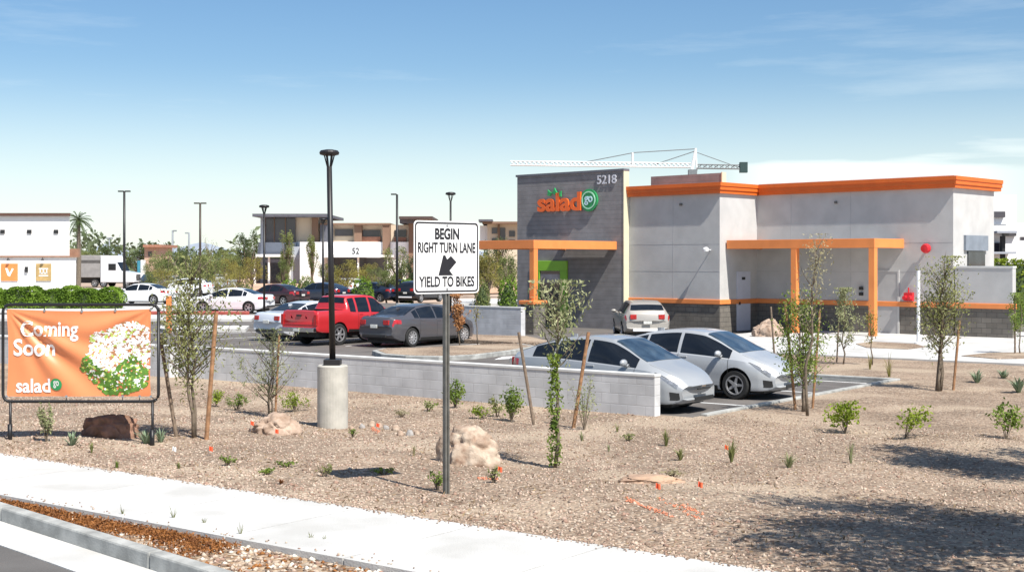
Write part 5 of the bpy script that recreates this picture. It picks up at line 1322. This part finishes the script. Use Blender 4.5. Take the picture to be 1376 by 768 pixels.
# palms
def palm(label, px, D, top, w_, seed, cb_=-.62, trunk=True, m=None):
    k = D/F; x = (px-CX)*k; H_ = HC+(HY-top)*k-cb_; W_ = w_*k; t = thing('palm_tree', label, 'palm tree', (x, D, cb_), 0, 'palms near the white building')
    ch = H_-W_*.55; MB().tube([(0, 0, 0), (.1, 0, ch*.5), (0, 0, ch)], [.28, .22, .2], 9).build('trunk', M_bark, t)
    rnd = random.Random(seed); mb = MB()
    for i in range(46):
        a = rnd.random()*6.283; e = rnd.uniform(-.9, 1.35); L_ = W_*.55; d = Vector((math.cos(a), math.sin(a), 0)); p = []
        for j in range(7):
            s_ = j/6; p.append(Vector((0, 0, ch))+d*L_*s_*math.cos(e)+Vector((0, 0, L_*s_*math.sin(e)-L_*.42*s_*s_)))
        sd = d.cross(Vector((0, 0, 1)))
        for j in range(1, 6):
            for s_ in (-1, 1):
                for q_ in (0, .5):
                    b0 = p[j].lerp(p[j+1], q_); tip = b0+sd*s_*L_*.22*(1.1-j/6)+(p[j+1]-p[j])*.9-Vector((0, 0, L_*.05)); wv = (p[j+1]-p[j])*.28; mb.add([b0, b0+wv, tip], [(0, 1, 2)])
        mb.tube(p, [.03]*7, 3, False)
    mb.build('fronds', m or L_dark, t, recalc=False)
palm('palm tree right of the white building roof', 105, 140, 274, 38, 1)
palm('palm top showing over the left part of the white roof', 20, 170, 280, 26, 2)
palm('palm top showing over the right part of the white roof', 72, 175, 283, 17, 3)

# shade trees out of frame at the right, only their shadows are in view
def shade_tree(label, x, y, h, rxy, rz, seed, n):
    t = thing('shade_tree', label, 'tree', (x, y, 0), 0, 'mature trees by the sidewalk'); rnd = random.Random(seed); mb = MB(); mb.tube([(0, 0, -.2), (.1, .05, h*.5), (0, 0, h)], [.12, .09, .04], 8); cs = []
    for i in range(16):
        a = rnd.random()*6.283; r_ = rnd.random()**.5; c = Vector((math.cos(a)*r_*rxy*.85, math.sin(a)*r_*rxy*.85, h+rnd.uniform(-1, 1)*rz*.7)); cs.append(c); mb.tube([(0, 0, h*.55), c*.6+Vector((0, 0, h*.3)), c], [.05, .03, .012], 5, False)
    mb.build('trunk', M_bark, t); r = np.random.default_rng(seed); C0 = np.array([tuple(c) for c in cs]); C = C0[r.integers(0, 16, n)]+r.normal(size=(n, 3))*np.array([.17, .17, .14])*rxy
    V, Q = leaves(C, .11, .05, None, seed); fast('crown', V, Q, [L_mid], t)
shade_tree('mature tree just outside the right edge, shading the near gravel', 6.05, 9.75, 5.0, 2.0, 1.1, 5, 22000)
shade_tree('second mature tree outside the right edge, shading the far strip', 9.05, 16.4, 4.6, 1.4, .7, 6, 9500)

# ================================================================== ROCKS
def rock(label, px0, px1, ptop, pbot, m, seed, name='boulder', group='landscape boulders', squash=.8, base=None, sub=4):
    import bmesh
    from mathutils import noise
    cx_ = (px0+px1)/2; x, y, z = base if base else gnd(cx_, pbot-3); k = y/F; W_ = (px1-px0)*k; H_ = (pbot-ptop)*k
    bm = bmesh.new(); bmesh.ops.create_icosphere(bm, subdivisions=sub+(1 if sub > 3 else 0), radius=1)
    rp = random.Random(seed+100); planes = [(Vector((rp.gauss(0, 1), rp.gauss(0, 1), abs(rp.gauss(0, 1))*.8)).normalized(), rp.uniform(.70, .92)) for _ in range(14)]
    for v in bm.verts:
        c = v.co.copy(); nz_ = noise.noise(c*1.1+Vector((seed, 0, 0)))*.35+noise.noise(c*2.7+Vector((0, seed, 0)))*.16+noise.noise(c*7+Vector((0, 0, seed)))*.05
        v.co = c*(1+nz_)
        for pn, pd in planes:
            e_ = v.co.dot(pn)-pd
            if e_ > 0: v.co -= pn*e_*.9
        vd = noise.voronoi(c*1.7+Vector((seed, seed, 0)))[0]; v.co -= c*.5*max(0, .22-(vd[1]-vd[0]))
        vd = noise.voronoi(c*4.5+Vector((0, seed, 0)))[0]; v.co -= c*.22*max(0, .16-(vd[1]-vd[0]))
        v.co += c*noise.noise(c*14+Vector((seed, 1, 0)))*.025; v.co.z = max(v.co.z, -.35)
    xs_ = [v.co.x for v in bm.verts]; ys_ = [v.co.y for v in bm.verts]; zx_ = max(v.co.z for v in bm.verts)
    tl = -.32 if seed == 1 else .1*math.sin(seed)
    for v in bm.verts:
        v.co.z = v.co.z*(1+tl*v.co.x) if v.co.z > -.15 else v.co.z
    zx_ = max(v.co.z for v in bm.verts)
    for v in bm.verts: v.co = Vector(((v.co.x-min(xs_))/(max(xs_)-min(xs_))*W_-W_/2, ((v.co.y-min(ys_))/(max(ys_)-min(ys_))-.5)*W_*squash, H_*(max(0, (v.co.z+.15)/(zx_+.15))**.88 if v.co.z > -.15 else (v.co.z+.15))))
    me = bpy.data.meshes.new(name); bm.to_mesh(me); bm.free(); me.materials.append(m); me.polygons.foreach_set('use_smooth', [True]*len(me.polygons))
    o = bpy.data.objects.new(name, me); col.objects.link(o); o.location = (x, y+W_*.2, z); o.rotation_euler = (0, 0, 0); return tag(o, label, 'boulder', group)
rock('tan boulder with pale patches behind the sign post', 583, 674, 576, 627, M_rock, 1)
rock('flat pale boulder left of the lamp base', 328, 405, 558, 586, M_rockp, 2)
rock('dark brown boulder lying under the banner', 100, 186, 560, 590, M_rockd, 3)
rock('round pale boulder on the walkway side right of the far hatchback', 1012, 1058, 433, 462, M_rockp, 4, base=(*G(1035, 457, LOT)[:2], LOT))
rock('low orange tinted stone flat in the gravel beyond the spray marks', 824, 925, 643, 652, mat('orange_dirt_stone', (.46, .31, .21), .95, c2=(.33, .22, .155), scale=5, bump=.5), 5, squash=.5)
for i in range(9):
    px = 474+i*11+random.uniform(-3, 3); py = 583-6*math.sin(i*.7)-random.uniform(0, 5); s_ = random.uniform(7, 12)
    rock(['leftmost grey cobble of the row near the lamp base', 'second cobble of the row near the lamp base', 'third cobble of the row near the lamp base', 'fourth cobble of the row, left of its middle', 'middle cobble of the row between lamp base and boulder', 'sixth cobble of the row, right of its middle', 'seventh cobble of the row toward the tan boulder', 'eighth cobble of the row toward the tan boulder', 'rightmost cobble of the row beside the tan boulder'][i], px-s_/2, px+s_/2, py-s_*.7, py, (M_rockp, mat('grey_rock', (.33, .31, .29), .9, bump=.5), M_rock)[i % 3], 20+i, 'cobble', 'row of cobbles in the gravel', sub=2)

# ================================================================== FLAGS AND PAINT
def flag(label, px, py, h_, m=M_flag):
    x, y, z = gnd(px, py); k = y/F; H_ = h_*k; t = thing('marker_flag', label, 'marker flag', (x, y, z), random.uniform(-.5, .5), 'small utility marker flags')
    MB().tube([(0, 0, -.05), (.01, 0, H_)], .002, 4).build('wire', M_steel, t)
    b = MB(); w_ = .05; hh2 = .06
    vs = []
    for i in range(5):
        for j in (0, 1): vs.append((.01+w_*i/4, .012*math.sin(i*1.8), H_-hh2*j-.012*i/4))
    b.add(vs, [(i*2, i*2+2, i*2+3, i*2+1) for i in range(4)]); b.build('pennant', m, t, recalc=False)
for a in (('orange flag nearest the brown banner stake', 280, 612, 13), ('orange flag left of the flat pale boulder', 336, 585, 20), ('orange flag in front of the flat pale boulder', 369, 590, 14), ('white flag beside the sidewalk left of the orange ones', 231, 612, 13, M_white),
          ('orange flag left of the pair by the sprayed lines', 880, 668, 20), ('orange flag right of the pair by the sprayed lines', 937, 666, 20), ('orange flag at the tall grass tuft', 973, 619, 22), ('orange flag low right of the tan boulder', 668, 638, 12), ('orange flag among the row of cobbles', 505, 582, 14)):
    flag(*a)
def spray(p, w_=.035):
    out = MB(); rnd = random.Random(3)
    for (a, c) in p:
        for q in range(len(a)-1): pass
    return out
b = MB(); rnd = random.Random(12); pts = []
for (x0_, y0_, x1_, y1_) in ((842, 671, 872, 682), (868, 680, 905, 695), (885, 668, 940, 698), (915, 678, 945, 690), (640, 642, 668, 644), (500, 575, 510, 580)):
    for i in range(38):
        t = rnd.random(); g_ = gnd(x0_+(x1_-x0_)*t+rnd.gauss(0, 1.5), y0_+(y1_-y0_)*t+rnd.gauss(0, 1.2)); pts.append((g_[0], g_[1], g_[2]+.004))
o = pebbles('sprayed_stones', np.array(pts), .016, [M_spray], 13); tag(o, 'gravel stones sprayed with orange utility marking lines', 'sprayed stones')

# orange delineator and low red kerb detail on the left
x, y, z = G(227, 447, LOT)
tag(MB().box(x-.1, x+.1, y-.1, y+.1, LOT, LOT+1.55).build('delineator', M_or, bevel=.02), 'orange upright marker post behind the small trees right of the banner', 'marker post')
